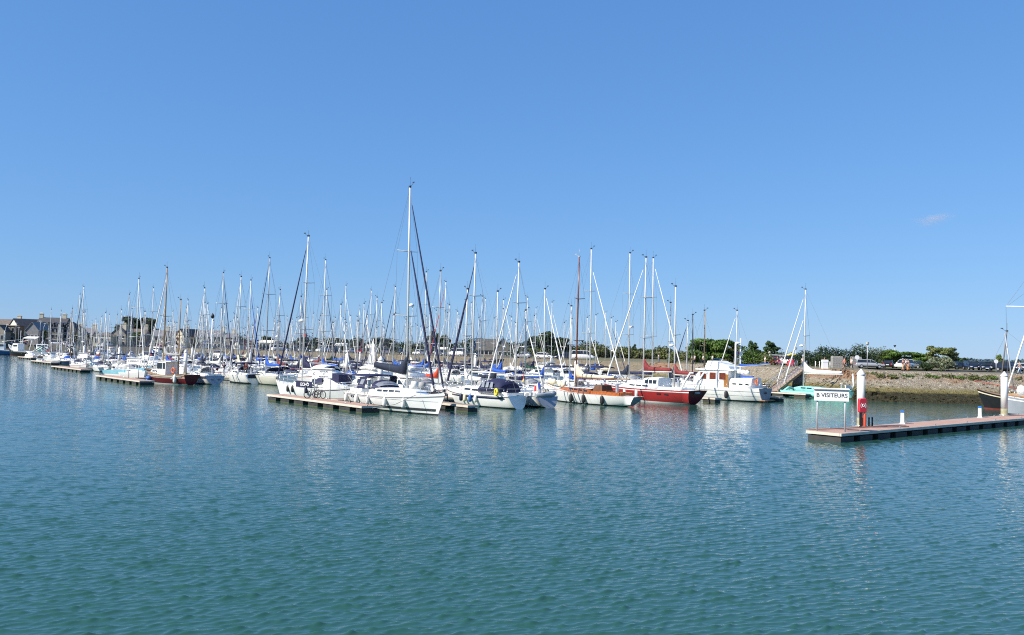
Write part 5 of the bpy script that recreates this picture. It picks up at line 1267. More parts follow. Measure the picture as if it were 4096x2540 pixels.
T(3800, 182, 1388, 125, 'olive', 'dark wind-swept tree at the end of the shrubbery', 14, 'wind', n=4500, trunk=.08)
T(3845, 186, 1428, 50, 'pine', 'small dark bushy tree at the end of the shrubbery', 15, n=1500, trunk=.1)
T(4003, 170, 1420, 42, 'tam', 'small lopsided tree behind the black boat mast', 16, 'wind', n=900, trunk=.45)
shrub(gp_(3765, 9), 4.2, 2.3, LF['grey'], 'rounded grey-green bush in front of the parked cars', 17, 3500)
shrub(gp_(3708, 9), 2.6, 1.6, LF['dark'], 'dark low bush beside the rounded grey-green bush', 19, 1200)
for i, (px, w_) in enumerate(((3490, 2.4), (3520, 1.8), (3560, 1.6), (3630, 3.0), (3670, 2.2), (3700, 3.2), (3735, 2.6), (3775, 3.4), (3800, 2.8), (3840, 3.2), (3880, 2.8), (3920, 3.0), (3960, 2.4), (4080, 2.0))):
    p = gp_(px, rr.uniform(-2.6, -.6)); p.z -= 1.0
    shrub(p, w_, rr.uniform(.7, 1.0), LF['olive' if i % 3 else 'green'], f'{"small" if w_ < 2.5 else "wide"} ground-hugging plant, {ORD[i]} along the bank edge from the tall pile', 40+i, 420, 'bank_plant', 'plant', 'green plants along the top of the bank', .12)
shrub(gp_(2690, 1.0)-Vector((0, 0, .6)), 2.6, 2.0, LF['olive'], 'round olive bush on the bank beside the mizzen mast of the red ketch', 60, 800)

# far woods (reads as one mass) and single trees beyond the marina
def wood(name, pts, h, m, label, seed, n, ls=.45, w=9):
    rr = random.Random(seed); bl = []; o0 = gz(*pts[0]); P = [gz(a, b) for a, b in pts]
    for A, B in zip(P[:-1], P[1:]):
        k = int((B-A).length/5)+1
        for i in range(k):
            p = A.lerp(B, i/k)-o0; hh = h*rr.uniform(.55, 1.1); bl.append((p.x, p.y+rr.uniform(-3, 3), hh*.5, w*rr.uniform(.35, .55), hh*.5))
    o = leafmesh(name, leaves(bl, n, ls, seed), m); o.location = o0
    return tag(o, label, 'wood', kind='stuff')
wood('far_woodland', [(2390, 300), (2560, 300), (2790, 290)], 4.4, LF['olive'], 'low olive-green scrub along the horizon', 70, 9000)
wood('far_woodland', [(900, 420), (1300, 420), (1700, 400), (2100, 380), (2420, 360)], 7.0, LF['dark'], 'dark low line of distant trees', 71, 16000, .5)
wood('far_woodland', [(3820, 900), (4000, 900), (4250, 900)], 5.5, mat('haze_blue_coast', (.06, .10, .11), .9, .2), 'distant shore behind the car park, tinted blue for haze', 72, 5000, 1.2, 25)  # distance haze put into the shore's colour as a blue tint
for i, (px, py, wp, d_, m, kd) in enumerate(((538, 1262, 98, 370, 'dark', 'round'), (592, 1270, 72, 365, 'dark', 'round'), (1070, 1345, 50, 380, 'dark', 'round'), (1205, 1348, 60, 370, 'dark', 'round'), (1262, 1350, 50, 370, 'pine', 'round'),
                                   (1350, 1352, 70, 360, 'dark', 'round'), (1432, 1352, 46, 350, 'dark', 'round'), (1520, 1350, 90, 350, 'dark', 'round'), (1735, 1325, 70, 330, 'dark', 'pine'), (1770, 1340, 50, 330, 'pine', 'round'),
                                   (2075, 1370, 50, 330, 'dark', 'round'), (2140, 1345, 70, 300, 'dark', 'round'), (2195, 1330, 90, 300, 'pine', 'round'), (2245, 1350, 60, 300, 'dark', 'round'), (2310, 1385, 60, 300, 'olive', 'round'), (2370, 1390, 60, 310, 'olive', 'round'),
                                   (2535, 1382, 20, 320, 'pine', 'pine'), (1650, 1375, 40, 330, 'olive', 'round'), (2480, 1392, 60, 310, 'olive', 'round'), (2620, 1398, 70, 300, 'green', 'round'))):
    lb = {'dark': 'dark', 'pine': 'blue-green', 'olive': 'olive', 'green': 'bright green'}[m]
    T(px, d_, py, wp*1.35, m, f'{lb} {"broad" if wp > 60 else "narrow"} tree beyond the harbour wall, {ORD[i]} from the town', 80+i, kd, n=6000 if px < 700 else 3600, ls=.42, trunk=.12, group='trees beyond the marina')

# ---- cars
def car(P, ang, paint, label, kind='hatch', group='cars parked behind the bank'):
    r = thing('van' if kind == 'van' else 'parked_car', label, 'van' if kind == 'van' else 'car', (P[0], P[1], P[2]+.012), ang, group)
    L, w_, hb_, hr = {'hatch': (4.1, 1.75, .92, 1.48), 'suv': (4.5, 1.85, 1.02, 1.72), 'estate': (4.7, 1.8, .95, 1.52), 'mpv': (4.5, 1.82, 1.0, 1.68), 'van': (5.0, 1.95, 1.25, 2.05)}[kind]
    a = L/2
    prof = [(-a, .35, hb_*.92, .9), (-a+.12, .24, hb_*.98, .97), (-a*.5, .22, hb_, 1), (0, .22, hb_, 1), (a*.35, .22, hb_*.97, 1), (a*.75, .22, hb_*.86, .98), (a-.15, .24, hb_*.70, .92), (a, .36, hb_*.55, .84)]
    mb = MB()
    mb.loft([[(x, -w_/2*k*.97, z0), (x, w_/2*k*.97, z0), (x, w_/2*k, z0+(z1-z0)*.45), (x, w_/2*k*.98, z1-.06), (x, w_/2*k*.86, z1), (x, -w_/2*k*.86, z1), (x, -w_/2*k*.98, z1-.06), (x, -w_/2*k, z0+(z1-z0)*.45)] for x, z0, z1, k in prof])
    b = mb.build('body', paint, r)
    bx = {'hatch': (-a+.1, -a+.55, a*.18, a*.52), 'suv': (-a+.08, -a+.4, a*.15, a*.48), 'estate': (-a+.05, -a+.4, a*.1, a*.48), 'mpv': (-a+.05, -a+.3, a*.25, a*.68), 'van': (-a+.02, -a+.1, a*.45, a*.75)}[kind]
    g = MB().loft([[(bx[0]+(bx[1]-bx[0])*k, -w_*(.45-.07*k), hb_-.04+(hr-.06-hb_)*k), (bx[3]+(bx[2]-bx[3])*k, -w_*(.45-.07*k), hb_-.06+(hr-.06-hb_)*k), (bx[3]+(bx[2]-bx[3])*k, w_*(.45-.07*k), hb_-.06+(hr-.06-hb_)*k), (bx[0]+(bx[1]-bx[0])*k, w_*(.45-.07*k), hb_-.04+(hr-.06-hb_)*k)] for k in (0, .5, 1)], smooth=False).build('window_glass', WIN, r)
    MB().loft([[(bx[1]-.06, -w_*.385, hr-.075), (bx[2]+.05, -w_*.38, hr-.085), (bx[2]+.05, w_*.38, hr-.085), (bx[1]-.06, w_*.385, hr-.075)], [(bx[1]+.1, -w_*.33, hr), (bx[2]-.15, -w_*.33, hr-.01), (bx[2]-.15, w_*.33, hr-.01), (bx[1]+.1, w_*.33, hr)]], smooth=False).build('roof', paint, r)
    pl = MB()
    for s in (1, -1):
        for x0, x1 in ((bx[0], bx[1]), (bx[3], bx[2]), (0, -.02)): pl.tube([(x0, s*w_*.452, hb_-.03), (x1, s*w_*.385, hr-.07)], .035, 4)
    pl.build('window_pillar', paint, r)
    for x in (-a*.62, a*.62):
        for s in (1, -1):
            wl = MB().tube([(x, s*(w_/2-.2), .31), (x, s*(w_/2+.01), .31)], .32, 14).build('wheel', BLACK, r)
            MB().tube([(x, s*(w_/2-.01), .31), (x, s*(w_/2+.02), .31)], .19, 10).build('rim', STEEL, wl)
    for s in (1, -1):
        MB().box((a-.16, s*w_*.35, hb_*.62), (.26, .34, .15), s*-.25).build('headlight', WPL, r)
        MB().box((-a+.04, s*w_*.38, hb_*.78), (.12, .22, .26)).build('tail_light', REDP, r)
        MB().box((a*.38, s*(w_/2+.08), hb_+.04), (.12, .2, .12)).build('door_mirror', paint, r)
    MB().box((a-.0, 0, .42), (.03, .52, .11)).build('number_plate', WPL, r); MB().box((-a, 0, .6), (.03, .52, .11)).build('number_plate', WPL, r)
    return r
PT = {n: mat(n+'_car_paint', c, .25, .05, coat=.5) for n, c in (('silver', (.30, .315, .34)), ('black', (.012, .013, .016)), ('white', (.78, .78, .78)), ('dark_blue', (.012, .018, .04)), ('red', (.42, .02, .03)), ('grey', (.10, .11, .12)))}
def face(px, deg):  # heading relative to the view: 0 = nose to the right of the photo, -90 = nose towards the camera
    return R(deg)
for px, d_, deg, p, kd, lb in ((3478, 148, -12, 'silver', 'estate', 'long silver estate car parked side-on beside the tall street lamp'), (3555, 160, 60, 'black', 'hatch', 'black hatchback parked between the silver estate and the white off-roader'),
                               (3617, 158, -140, 'white', 'suv', 'white off-road car parked behind the strolling couple'), (3668, 163, -75, 'grey', 'hatch', 'dark grey hatchback nose-out next to the white off-roader'), (3828, 160, -150, 'black', 'estate', 'black estate car emerging behind the rounded bush'),
                               (3885, 156, -100, 'dark_blue', 'mpv', 'dark people carrier facing the water with bright headlights'), (3940, 153, -110, 'dark_blue', 'mpv', 'dark people carrier parked behind the black boat mast'), (3990, 152, -15, 'black', 'estate', 'black estate car side-on behind the second pile'), (4035, 150, -60, 'dark_blue', 'suv', 'dark off-roader parked behind the leaning white headsail'), (4085, 152, -95, 'white', 'hatch', 'white hatchback cut by the picture edge'),
                               (2962, 175, -85, 'grey', 'hatch', 'grey hatchback half hidden by the trawler mast under the hedge'), (3097, 168, -80, 'red', 'hatch', 'red car with its boot open beside the vans'), (3350, 158, 20, 'black', 'hatch', 'black car between the two stone blocks'), (3165, 168, 150, 'white', 'van', 'white van parked at the car park entrance'), (3118, 178, -10, 'white', 'van', 'white van parked behind the red car')):
    P = gz(px, d_); car(P, R(deg), PT[p], lb, kd)

for i, (px, m, kd) in enumerate(((1010, 'white', 'hatch'), (1060, 'black', 'hatch'), (1120, 'white', 'van'), (1175, 'dark_blue', 'estate'), (1215, 'silver', 'hatch'), (1290, 'white', 'van'), (1340, 'black', 'suv'), (1400, 'white', 'hatch'), (1440, 'red', 'hatch'),
                               (1500, 'white', 'van'), (1545, 'silver', 'suv'), (1610, 'black', 'hatch'), (1680, 'white', 'hatch'), (1760, 'grey', 'estate'), (1830, 'white', 'van'), (1890, 'black', 'hatch'), (2090, 'silver', 'hatch'), (2180, 'white', 'hatch'), (2260, 'dark_blue', 'suv'), (2330, 'white', 'van'))):
    P = gp_(px, 6+(i % 3)); car(P, R(20+170*(i % 2)+9*i), PT[m], f'{m.replace("_", " ")} {"van" if kd == "van" else "car"} parked on the harbour wall, {ORD[i]} from the town', kd, 'vehicles parked on the harbour wall')
for i, (px, w_, h_) in enumerate(((1025, 5, 2.2), (1150, 6, 2.6), (1240, 5, 2.0), (1370, 6, 3.0), (1425, 5, 2.4), (1530, 7, 3.0), (1640, 6, 2.4), (1720, 6, 3.2), (1800, 5, 2.4), (2060, 6, 2.8), (2150, 7, 3.2), (2230, 6, 2.6))):
    shrub(gp_(px, 12), w_, h_, LF['dark' if i % 2 else 'olive'], f'{"broad" if w_ > 5 else "small"} bush behind the harbour wall, {ORD[i]} from the town', 150+i, 500, 'bush', 'bush', 'bushes behind the harbour wall', .25)

# ---- lamps, stone blocks, small quay furniture
def lamp(P, h, label, globe=True):
    r = thing('street_lamp', label, 'street lamp', P, 0, 'globe street lamps on the quay')
    MB().tube([(0, 0, 0), (0, 0, h-.45)], [.07, .05], 8).build('post', POSTG, r)
    MB().lathe([(.05, 0), (.2, .03), (.26, .2), (.24, .36), (.12, .48), (.03, .52)], (0, 0, h-.5), 12).build('lantern', mat('lantern_glass', (.45, .44, .40), .25, .1), r)
    MB().lathe([(.27, 0), (.25, .05), (.05, .12)], (0, 0, h-.12), 12).build('lantern_cap', SPARG, r)
for px, d_, py, lb in ((3469, 138, 1367, 'tall grey lamp with globe lantern in front of the silver estate car'), (3412, 175, 1399, 'lamp top showing above the tall hedge'), (3183, 172, 1388, 'lamp with globe beside the leaning white furled sails'), (3078, 175, 1405, 'lamp with pale globe below the bushy pine')):
    P = gz(px, d_); lamp(P, hgt(P, py), lb)
P = gz(3579, 200); r = thing('wind_cone', 'dark cone-topped post above the shrubby tree', 'post', P, 0); MB().tube([(0, 0, 0), (0, 0, hgt(P, 1388))], .05, 6).build('post', POSTG, r); MB().lathe([(.02, -.5), (.3, 0), (.3, .1)], (0, 0, hgt(P, 1382)), 10).build('cone', BLACK, r)
P = gz(845, 150); P.z = 0; tp = zfor(P, 1252)
r = thing('lamp_post', 'tall white lamp post with black lantern among the masts', 'lamp post', P, 0); MB().tube([(0, 0, .4), (0, 0, tp-.9)], .10, 8).build('post', WPL, r); MB().lathe([(.08, 0), (.34, .25), (.30, .6), (.12, .85), (.04, 1.0)], (0, 0, tp-1.0), 10).build('lantern', BLACK, r)
GAB = mat('stacked_grey_stone', (.30, .29, .27), .9, .4, 6, bump=.8, bscale=9)
for px, wp, lb in ((3347, 40, 'block of stacked grey stone beside the dark hedge'), (3424, 40, 'second stone block half hidden behind the strollers and silver car')):
    P = gz(px, 142 if px < 3400 else 152); k = MB(); w_ = wpx(0, wp, 142)
    k.loft([[(x*s, y*s2, z) for x, y in ((-w_/2, -.5), (w_/2, -.5), (w_/2, .5), (-w_/2, .5))] for z, s, s2 in ((0, 1, 1), (1.6, .99, 1), (1.95, .95, .9))], smooth=False)
    for z in (.35, .75, 1.15, 1.5): k.box((0, 0, z), (w_+.03, 1.03, .03))
    tag(k.build('stone_block', GAB, None, P), lb, 'stone block')
P = gp_(3299, 3); tag(MB().loft([[(x*s, y*s, z) for x, y in ((-.42, -.3), (.42, -.3), (.42, .3), (-.42, .3))] for z, s in ((0, 1), (.9, .93), (.92, 1.02), (1.25, 1.0), (1.3, .9))], smooth=False).build('litter_bin', WPL, None, P), 'white boxy litter bin on the bank edge in front of the stone block', 'bin')
for i, px in enumerate((3262, 3278, 3320)):
    P = gp_(px, 2.5); tag(MB().tube([(0, 0, 0), (0, 0, 1.0)], .06, 8).lathe([(.03, 0), (.09, .02), (.05, .1)], (0, 0, .95), 8).build('bollard', WPL, None, P), ['thin white post nearest the gangway top', 'thin white post beside the litter bin', 'thin white post below the stone block'][i], 'post', 'thin white posts along the bank edge')
P = gz(3168, 162); r = thing('parasol', 'yellow canopy over a red stall by the vans', 'canopy', P, 0); MB().tube([(0, 0, 0), (0, 0, 2.3)], .04, 6).build('pole', POSTG, r); MB().lathe([(1.1, 2.0), (1.0, 2.1), (.1, 2.4)], n=8).build('cover', mat('yellow_canvas', (.75, .58, .04), .7), r)
tag(MB().lathe([(.75, 0), (.7, .5), (.45, 1.1), (.1, 1.3)], n=8).build('red_tarpaulin', REDP, None, gz(3165, 146)), 'red tarpaulin heap in front of the yellow canopy', 'tarpaulin')
P = gp_(3428, 9); r = thing('road_sign', 'small white round road sign seen from behind by the silver car', 'road sign', P, 0); MB().tube([(0, 0, 0), (0, 0, 2.0)], .04, 6).build('post', POSTG, r); MB().tube([(0, -.03, 1.75), (0, 0.02, 1.75)], .33, 14).build('disc', SIGNW, r)
P = gp_(3984, 8); r = thing('road_sign', 'round white road sign on a post behind the black boat', 'road sign', P, 0); MB().tube([(0, 0, 0), (0, 0, 1.9)], .04, 6).build('post', POSTG, r); MB().tube([(0, -.03, 1.6), (0, 0.02, 1.6)], .28, 14).build('disc', SIGNW, r)

# ---- people: one continuous skinned body each, clothing over it
def skin_mesh(verts, edges, rad, sub=1):
    me = bpy.data.meshes.new('skin_tmp'); me.from_pydata(verts, edges, []); o = bpy.data.objects.new('skin_tmp', me); COL.objects.link(o)
    o.modifiers.new('s', 'SKIN')
    for v, r_ in zip(me.skin_vertices[0].data, rad): v.radius = r_ if isinstance(r_, tuple) else (r_, r_); v.use_root = False
    me.skin_vertices[0].data[0].use_root = True
    if sub: o.modifiers.new('u', 'SUBSURF').levels = sub
    dg = bpy.context.evaluated_depsgraph_get(); out = bpy.data.meshes.new_from_object(o.evaluated_get(dg)); bpy.data.objects.remove(o)
    for p in out.polygons: p.use_smooth = True
    return out
POSE = {}
def pose(kind):
    if kind in POSE: return POSE[kind]
    st = {'walk': (.30, -.30), 'step': (-.22, .26), 'stand': (.03, -.02)}[kind]
    V, E, Rr = [], [], []
    def add(p, r_, par=None):
        V.append(p); Rr.append(r_)
        if par is not None: E.append((par, len(V)-1))
        return len(V)-1
    pel = add((0, 0, .93), (.15, .12)); sp = add((.0, 0, 1.12), (.14, .11), pel); ch = add((.01, 0, 1.33), (.17, .12), sp); nk = add((.0, 0, 1.50), .055, ch); jw = add((.025, 0, 1.585), (.075, .085), nk); hd = add((.01, 0, 1.68), (.085, .10), jw); add((.0, 0, 1.755), (.05, .06), hd)
    legs = []
    for s, f in ((1, st[0]), (-1, st[1])):
        h_ = add((0, s*.09, .86), .09, pel); k_ = add((f*.55+.03, s*.095, .49), .06, h_); a_ = add((f*1.0, s*.10, .09), .038, k_); add((f*1.0+.15, s*.11, .04), .032, a_); legs.append((h_, k_, a_))
    for s, f in ((1, -st[0]), (-1, -st[1])):
        sh = add((0, s*.19, 1.41), .055, ch); el = add((f*.25-.03, s*.25, 1.13), .043, sh); wr = add((f*.55+.05, s*.25, .90), .028, el); pm = add((f*.62+.06, s*.25, .83), (.040, .02), wr)
        for q, (dx, ln) in enumerate(((-.028, .075), (-.010, .09), (.010, .085), (.027, .065))):
            a_ = add((f*.64+.06+dx, s*.252, .83-ln*.6), .010, pm); add((f*.64+.07+dx, s*.245, .83-ln*1.15), .008, a_)
        a_ = add((f*.62+.105, s*.235, .83), .011, pm); add((f*.62+.12, s*.23, .79), .009, a_)
    body = skin_mesh(V, E, Rr)
    sv = [V[0], V[1], V[2], (0, 0, 1.44)]; se = [(0, 1), (1, 2), (2, 3)]; sr = [(.165, .135), (.155, .125), (.185, .135), (.09, .08)]
    for s, f in ((1, -st[0]), (-1, -st[1])):
        i = len(sv); sv += [(0, s*.19, 1.41), (f*.2-.02, s*.24, 1.18)]; sr += [.075, .062]; se += [(2, i), (i, i+1)]
    shirt = skin_mesh(sv, se, sr)
    def legm(frac, r0, r1):
        lv = [(0, 0, .95), (0, 0, .86)]; le = [(0, 1)]; lr = [(.165, .135), (.15, .12)]
        for s, f in ((1, st[0]), (-1, st[1])):
            i = len(lv); kx, kz = f*.55+.03, .49; lv += [(0, s*.09, .82), (kx, s*.095, kz)]; lr += [.108, r0]; le += [(1, i), (i, i+1)]
            if frac: lv.append((f*1.0, s*.10, .13)); lr.append(r1); le.append((i+1, i+2))
        return skin_mesh(lv, le, lr)
    POSE[kind] = (body, shirt, legm(True, .078, .062), legm(False, .095, 0)); return POSE[kind]
SKIN = mat('skin', (.48, .27, .18), .5, .08)
HAIRM = {n: mat(n+'_hair', c, .7, .2, 20) for n, c in (('dark', (.02, .014, .01)), ('brown', (.07, .035, .018)), ('grey', (.35, .34, .32)))}
CLO = {n: mat(n+'_cloth', c, .85, .12, 6) for n, c in (('white', (.72, .72, .71)), ('navy', (.015, .02, .06)), ('black', (.015, .015, .016)), ('beige', (.42, .33, .22)), ('coral', (.62, .16, .12)), ('orange', (.50, .17, .05)), ('denim', (.12, .17, .28)), ('grey', (.22, .23, .24)), ('red', (.45, .03, .03)), ('light_blue', (.35, .5, .65)), ('brown', (.18, .08, .04)))}
def person(P, ang, label, top, leg, hair='dark', kind='walk', shorts=False, h=1.72):
    r = thing('person', label, 'person', P, ang, 'people out on the quay and boats'); s = h/1.80; r.scale = (s, s, s)
    body, sh, tr, sc_ = pose(kind)
    def put(name, me, m):
        k = name+kind+m.name
        me2 = me.copy(); me2.materials.clear(); me2.materials.append(m); o = bpy.data.objects.new(name, me2); COL.objects.link(o); o.parent = r; return o
    b = put('body', body, SKIN); put('shirt', sh, CLO[top]); put('shorts' if shorts else 'trousers', sc_ if shorts else tr, CLO[leg])
    MB().lathe([(.095, -.03), (.102, .02), (.09, .075), (.05, .115), (.01, .125)], (-.018, 0, 1.695), 10).build('hair', HAIRM[hair], r)
    f = MB()
    for y in (.032, -.032): f.lathe([(.002, -.012), (.012, 0), (.002, .012)], (.088, y, 1.665), 6)
    f.build('eyes', HAIRM['dark'], r)
    MB().tube([(.08, 0, 1.665), (.118, 0, 1.63), (.085, 0, 1.622)], [.010, .016, .012], 6).build('nose', SKIN, r)
    MB().tube([(.088, -.025, 1.593), (.097, 0, 1.590), (.088, .025, 1.593)], .007, 5).build('mouth', CLO['coral'], r)
    for i, x in enumerate({'walk': (.30, -.30), 'step': (-.22, .26), 'stand': (.03, -.02)}[kind]):
        y = .10 if i == 0 else -.10
        MB().loft([[(x+a, y-w_, z) for a, w_, z in ((q, .045, .0), (q, -.045, .0), (q, -.04, hh), (q, .04, hh))] for q, hh in ((-.09, .10), (.03, .10), (.20, .05))], smooth=False).build('shoe', BLACK if leg != 'white' else WPL, r)
    return r
for px, off, deg, lb, tp, lg, hr_, kd, shs in ((3378, 4.5, 0, 'person in coral top and shorts before the black car by the stone block', 'coral', 'brown', 'brown', 'walk', True), (3405, 4.5, 200, 'person in white top and black trousers next to the silver estate car', 'white', 'black', 'dark', 'step', False),
        (3612, 5, 20, 'person in navy top and beige shorts, first of the strolling group', 'navy', 'beige', 'grey', 'walk', True), (3621, 5.3, 15, 'person in white shirt and beige trousers in the middle of the strolling group', 'white', 'beige', 'brown', 'step', False), (3631, 4.8, 20, 'person in orange trousers and dark top at the edge of the strolling group', 'navy', 'orange', 'dark', 'walk', False),
        (4078, 4.5, 175, 'person in grey top and pale jeans walking near the picture edge', 'grey', 'light_blue', 'dark', 'walk', False), (3297, 8, -60, 'person with brown jacket behind the white litter bin', 'brown', 'black', 'dark', 'stand', False), (3208, 9, -90, 'person in white top standing beside the gangway top', 'white', 'denim', 'grey', 'stand', False),
        (2769, 4.2, 200, 'person in white top and pale trousers on the walkway by the round tree', 'white', 'beige', 'dark', 'walk', False), (2778, 3.8, 190, 'person in white top and black trousers beside a companion on the walkway', 'white', 'black', 'brown', 'step', False), (2848, 6, 0, 'person in white shirt behind the wooden mast', 'white', 'grey', 'dark', 'stand', False),
        (2812, 7, 0, 'person in white seated-height among bushes near the round tree', 'white', 'navy', 'grey', 'stand', False), (3130, 9, 10, 'person in light blue shirt between the two furled white sails', 'light_blue', 'denim', 'brown', 'walk', False), (3112, 10, 180, 'person in black top beside the red car', 'black', 'navy', 'dark', 'stand', False), (2637, 5, -30, 'person in white on the wall behind the red ketch mainmast', 'white', 'denim', 'dark', 'stand', False), (3062, 9, 0, 'person in white beside the clipped hedge', 'white', 'beige', 'grey', 'stand', False)):
    P = gp_(px, off); P.z = ZT+.012
    person(P, R(deg), lb, tp, lg, hr_, kd, shs)
pp = at(895, 1497, 1.25); person((pp.x, pp.y, 1.13), R(100), 'person in dark top and white trousers standing on deck behind the grey-transom sailboat', 'navy', 'white', 'dark', 'stand')
pp = W(M13, (-2.6, .5, 1.15)); person(pp, R(-60), 'person in a red top and black trousers in the cockpit of the centre-cockpit sailboat', 'red', 'black', 'brown', 'stand')

# ------------------------------------------------------------------ the old town along the quay
SLATE = mat('slate_roof', (.065, .065, .07), .7, .3, 1.5); SLATEL = mat('pale_slate_roof', (.19, .19, .20), .6, .2, 1.5); TILE = mat('brown_roof', (.15, .12, .10), .8, .25, 1.5)
STONE = mat('granite_wall', (.27, .245, .205), .9, .25, 1.2); BEIGE = mat('beige_render', (.56, .51, .39), .9, .12, .8); CREAMR = mat('cream_render', (.74, .69, .56), .9, .1, .8); WHITER = mat('white_render', (.72, .71, .68), .9, .1); BROWNR = mat('brown_cladding', (.17, .13, .085), .9, .2); DARKR = mat('dark_front', (.05, .05, .06), .6, .2)
FRAME = mat('white_window_frame', (.62, .62, .60), .5, .1)
def house(px0, px1, dist, y_eave, y_ridge, label, axis='x', wall=STONE, roof=SLATE, depth=9, floors=2, bays=4, chim=(), dormers=0, ang=0, name='house', hip=False, dormm=None):
    c = gz((px0+px1)/2, dist); w_ = wpx(px0, px1, dist)/math.cos(R(ang)); r = thing(name, label, 'house' if name == 'house' else name.replace('_', ' '), c, R(ang), 'houses along the quay and behind the wall')
    he, hr = hgt(c, y_eave), hgt(c, y_ridge); x, y = w_/2, depth
    wl = MB().box((0, y/2, he/2), (w_, depth, he))
    if axis == 'y': wl.add([(-x, 0, he), (x, 0, he), (0, 0, hr-.1)], [(0, 1, 2)]).add([(-x, y, he), (x, y, he), (0, y, hr-.1)], [(2, 1, 0)])
    elif not hip: wl.add([(-x, 0, he), (-x, y, he), (-x, y/2, hr-.1)], [(2, 1, 0)]).add([(x, 0, he), (x, y, he), (x, y/2, hr-.1)], [(0, 1, 2)])
    wl.build('wall', wall, r)
    o, t = .3, .18; rf = MB()
    if axis == 'y':
        for s in (1, -1): rf.loft([[(s*(x+o), yy, he-.2), (0, yy, hr), (0, yy, hr+t), (s*(x+o), yy, he-.2+t)] for yy in (-o, y+o)], smooth=False)
    elif hip:
        q = min(x*.9, y/2); rf.add([(-x-o, -o, he), (x+o, -o, he), (x+o, y+o, he), (-x-o, y+o, he), (-x+q, y/2, hr), (x-q, y/2, hr)], [(0, 1, 5, 4), (1, 2, 5), (2, 3, 4, 5), (3, 0, 4), (3, 2, 1, 0)])
    else:
        for y0, y1 in ((-o, y/2), (y+o, y/2)): rf.loft([[(xx, y0, he-.15), (xx, y1, hr), (xx, y1, hr+t), (xx, y0, he-.15+t)] for xx in (-x-o, x+o)], smooth=False)
    rf = rf.build('roof', roof, r)
    for k in chim:
        ch = MB().box((k*x, y/2 if axis == 'x' else y*.35, hr+.2), (1.5, .9, 2.6)).box((k*x, y/2 if axis == 'x' else y*.35, hr+1.55), (1.7, 1.1, .18)); 
        for s in (-.4, 0, .4): ch.lathe([(.16, 0), (.13, .5)], (k*x+s, y/2 if axis == 'x' else y*.35, hr+1.6), 8)
        ch.build('chimney', BEIGE, rf)
    for i in range(dormers):
        xx = -x+w_*(i+.5)/dormers; dm = MB().box((xx, .9, he+.75), (1.3, 2.0, 1.5)); dm.loft([[(xx+s*.85, yy, he+1.45), (xx, yy, he+2.15), (xx, yy, he+2.25), (xx+s*.95, yy, he+1.45)] for yy in (-.3, 2.2) for s in (1,)], smooth=False).loft([[(xx-.85, yy, he+1.45), (xx, yy, he+2.15), (xx, yy, he+2.25), (xx-.95, yy, he+1.45)] for yy in (-.3, 2.2)], smooth=False)
        d_ = dm.build('dormer', dormm or SLATEL, r); MB().box((xx, -.12, he+.8), (.8, .06, 1.0)).build('window', WIN, d_)
    fh = he/floors
    for f_ in range(floors):
        for b in range(bays):
            xx = -x+w_*(b+.5)/bays; zz = fh*(f_+.52); hh = min(1.7, fh*.55)
            fr = MB().box((xx, -.03, zz), (1.25, .10, hh+.25)).build('window', FRAME, r); MB().box((xx, -.05, zz), (1.0, .10, hh)).build('pane', WIN, fr)
    return r
H_ = house
H_(-40, 52, 345, 1302, 1277, 'long low-roofed house at the very edge of the town', 'x', BEIGE, TILE, 9, 2, 4, (.9,))
H_(10, 92, 338, 1320, 1275, 'beige house with a broad blank gable facing the harbour', 'y', CREAMR, SLATE, 14, 1, 0, (), ang=-28)
H_(22, 57, 326, 1303, 1302, 'brown flat-topped building in front of the beige gable', 'x', BROWNR, BROWNR, 6, 2, 2)
H_(-30, 18, 322, 1325, 1300, 'dark-roofed low house cut by the picture edge', 'y', STONE, SLATE, 8, 1, 2)
H_(90, 150, 352, 1310, 1277, 'dark slate house between the beige gable and the large hotel', 'x', STONE, SLATE, 9, 2, 2)
H_(140, 245, 342, 1310, 1270, 'large granite hotel with dormers and two tall chimneys', 'x', STONE, SLATE, 12, 3, 7, (-.92, .72), 5, 10)
H_(240, 279, 344, 1312, 1285, 'hipped end wing of the large granite hotel', 'x', STONE, SLATE, 11, 3, 3, (), 2, 0, 'house', True)
H_(100, 152, 328, 1322, 1290, 'glass-gabled cafe building with dark front', 'y', SLATEL, SLATEL, 9, 1, 3, ())
H_(270, 298, 350, 1352, 1326, 'small house with whitewashed gable next to the hotel', 'y', WHITER, SLATE, 8, 1, 1, ang=-25)
H_(300, 364, 352, 1340, 1312, 'grey house with chimneys behind the outer masts', 'x', STONE, SLATEL, 9, 2, 3, (-.85, .85), ang=8)
H_(372, 440, 340, 1342, 1327, 'hip-roofed beige shed-like house on the quay', 'x', BEIGE, TILE, 8, 1, 3, (), 0, 0, 'house', True)
H_(440, 502, 345, 1338, 1310, 'dark stone house with pointed gable and one chimney', 'y', STONE, SLATE, 10, 2, 3, (.3,))
H_(468, 530, 356, 1340, 1318, 'slate-roofed house with cream chimney under the dark trees', 'x', BEIGE, SLATEL, 9, 2, 2, (-.8,), ang=8)
H_(508, 575, 350, 1338, 1316, 'brown-roofed house in front of the two dark trees', 'x', STONE, TILE, 9, 2, 3, (.8,), ang=8)
H_(612, 662, 350, 1345, 1321, 'low grey-roofed house first in the row by the maroon boat mast', 'x', STONE, SLATEL, 8, 2, 2, (.9,), ang=8)
H_(655, 705, 347, 1348, 1325, 'slate house second in the row behind the maroon boat mast', 'x', STONE, SLATE, 8, 2, 2, ang=8)
H_(698, 738, 344, 1345, 1316, 'pale-gabled house in the grey-roofed row', 'y', BEIGE, SLATE, 9, 2, 2, ang=-25)
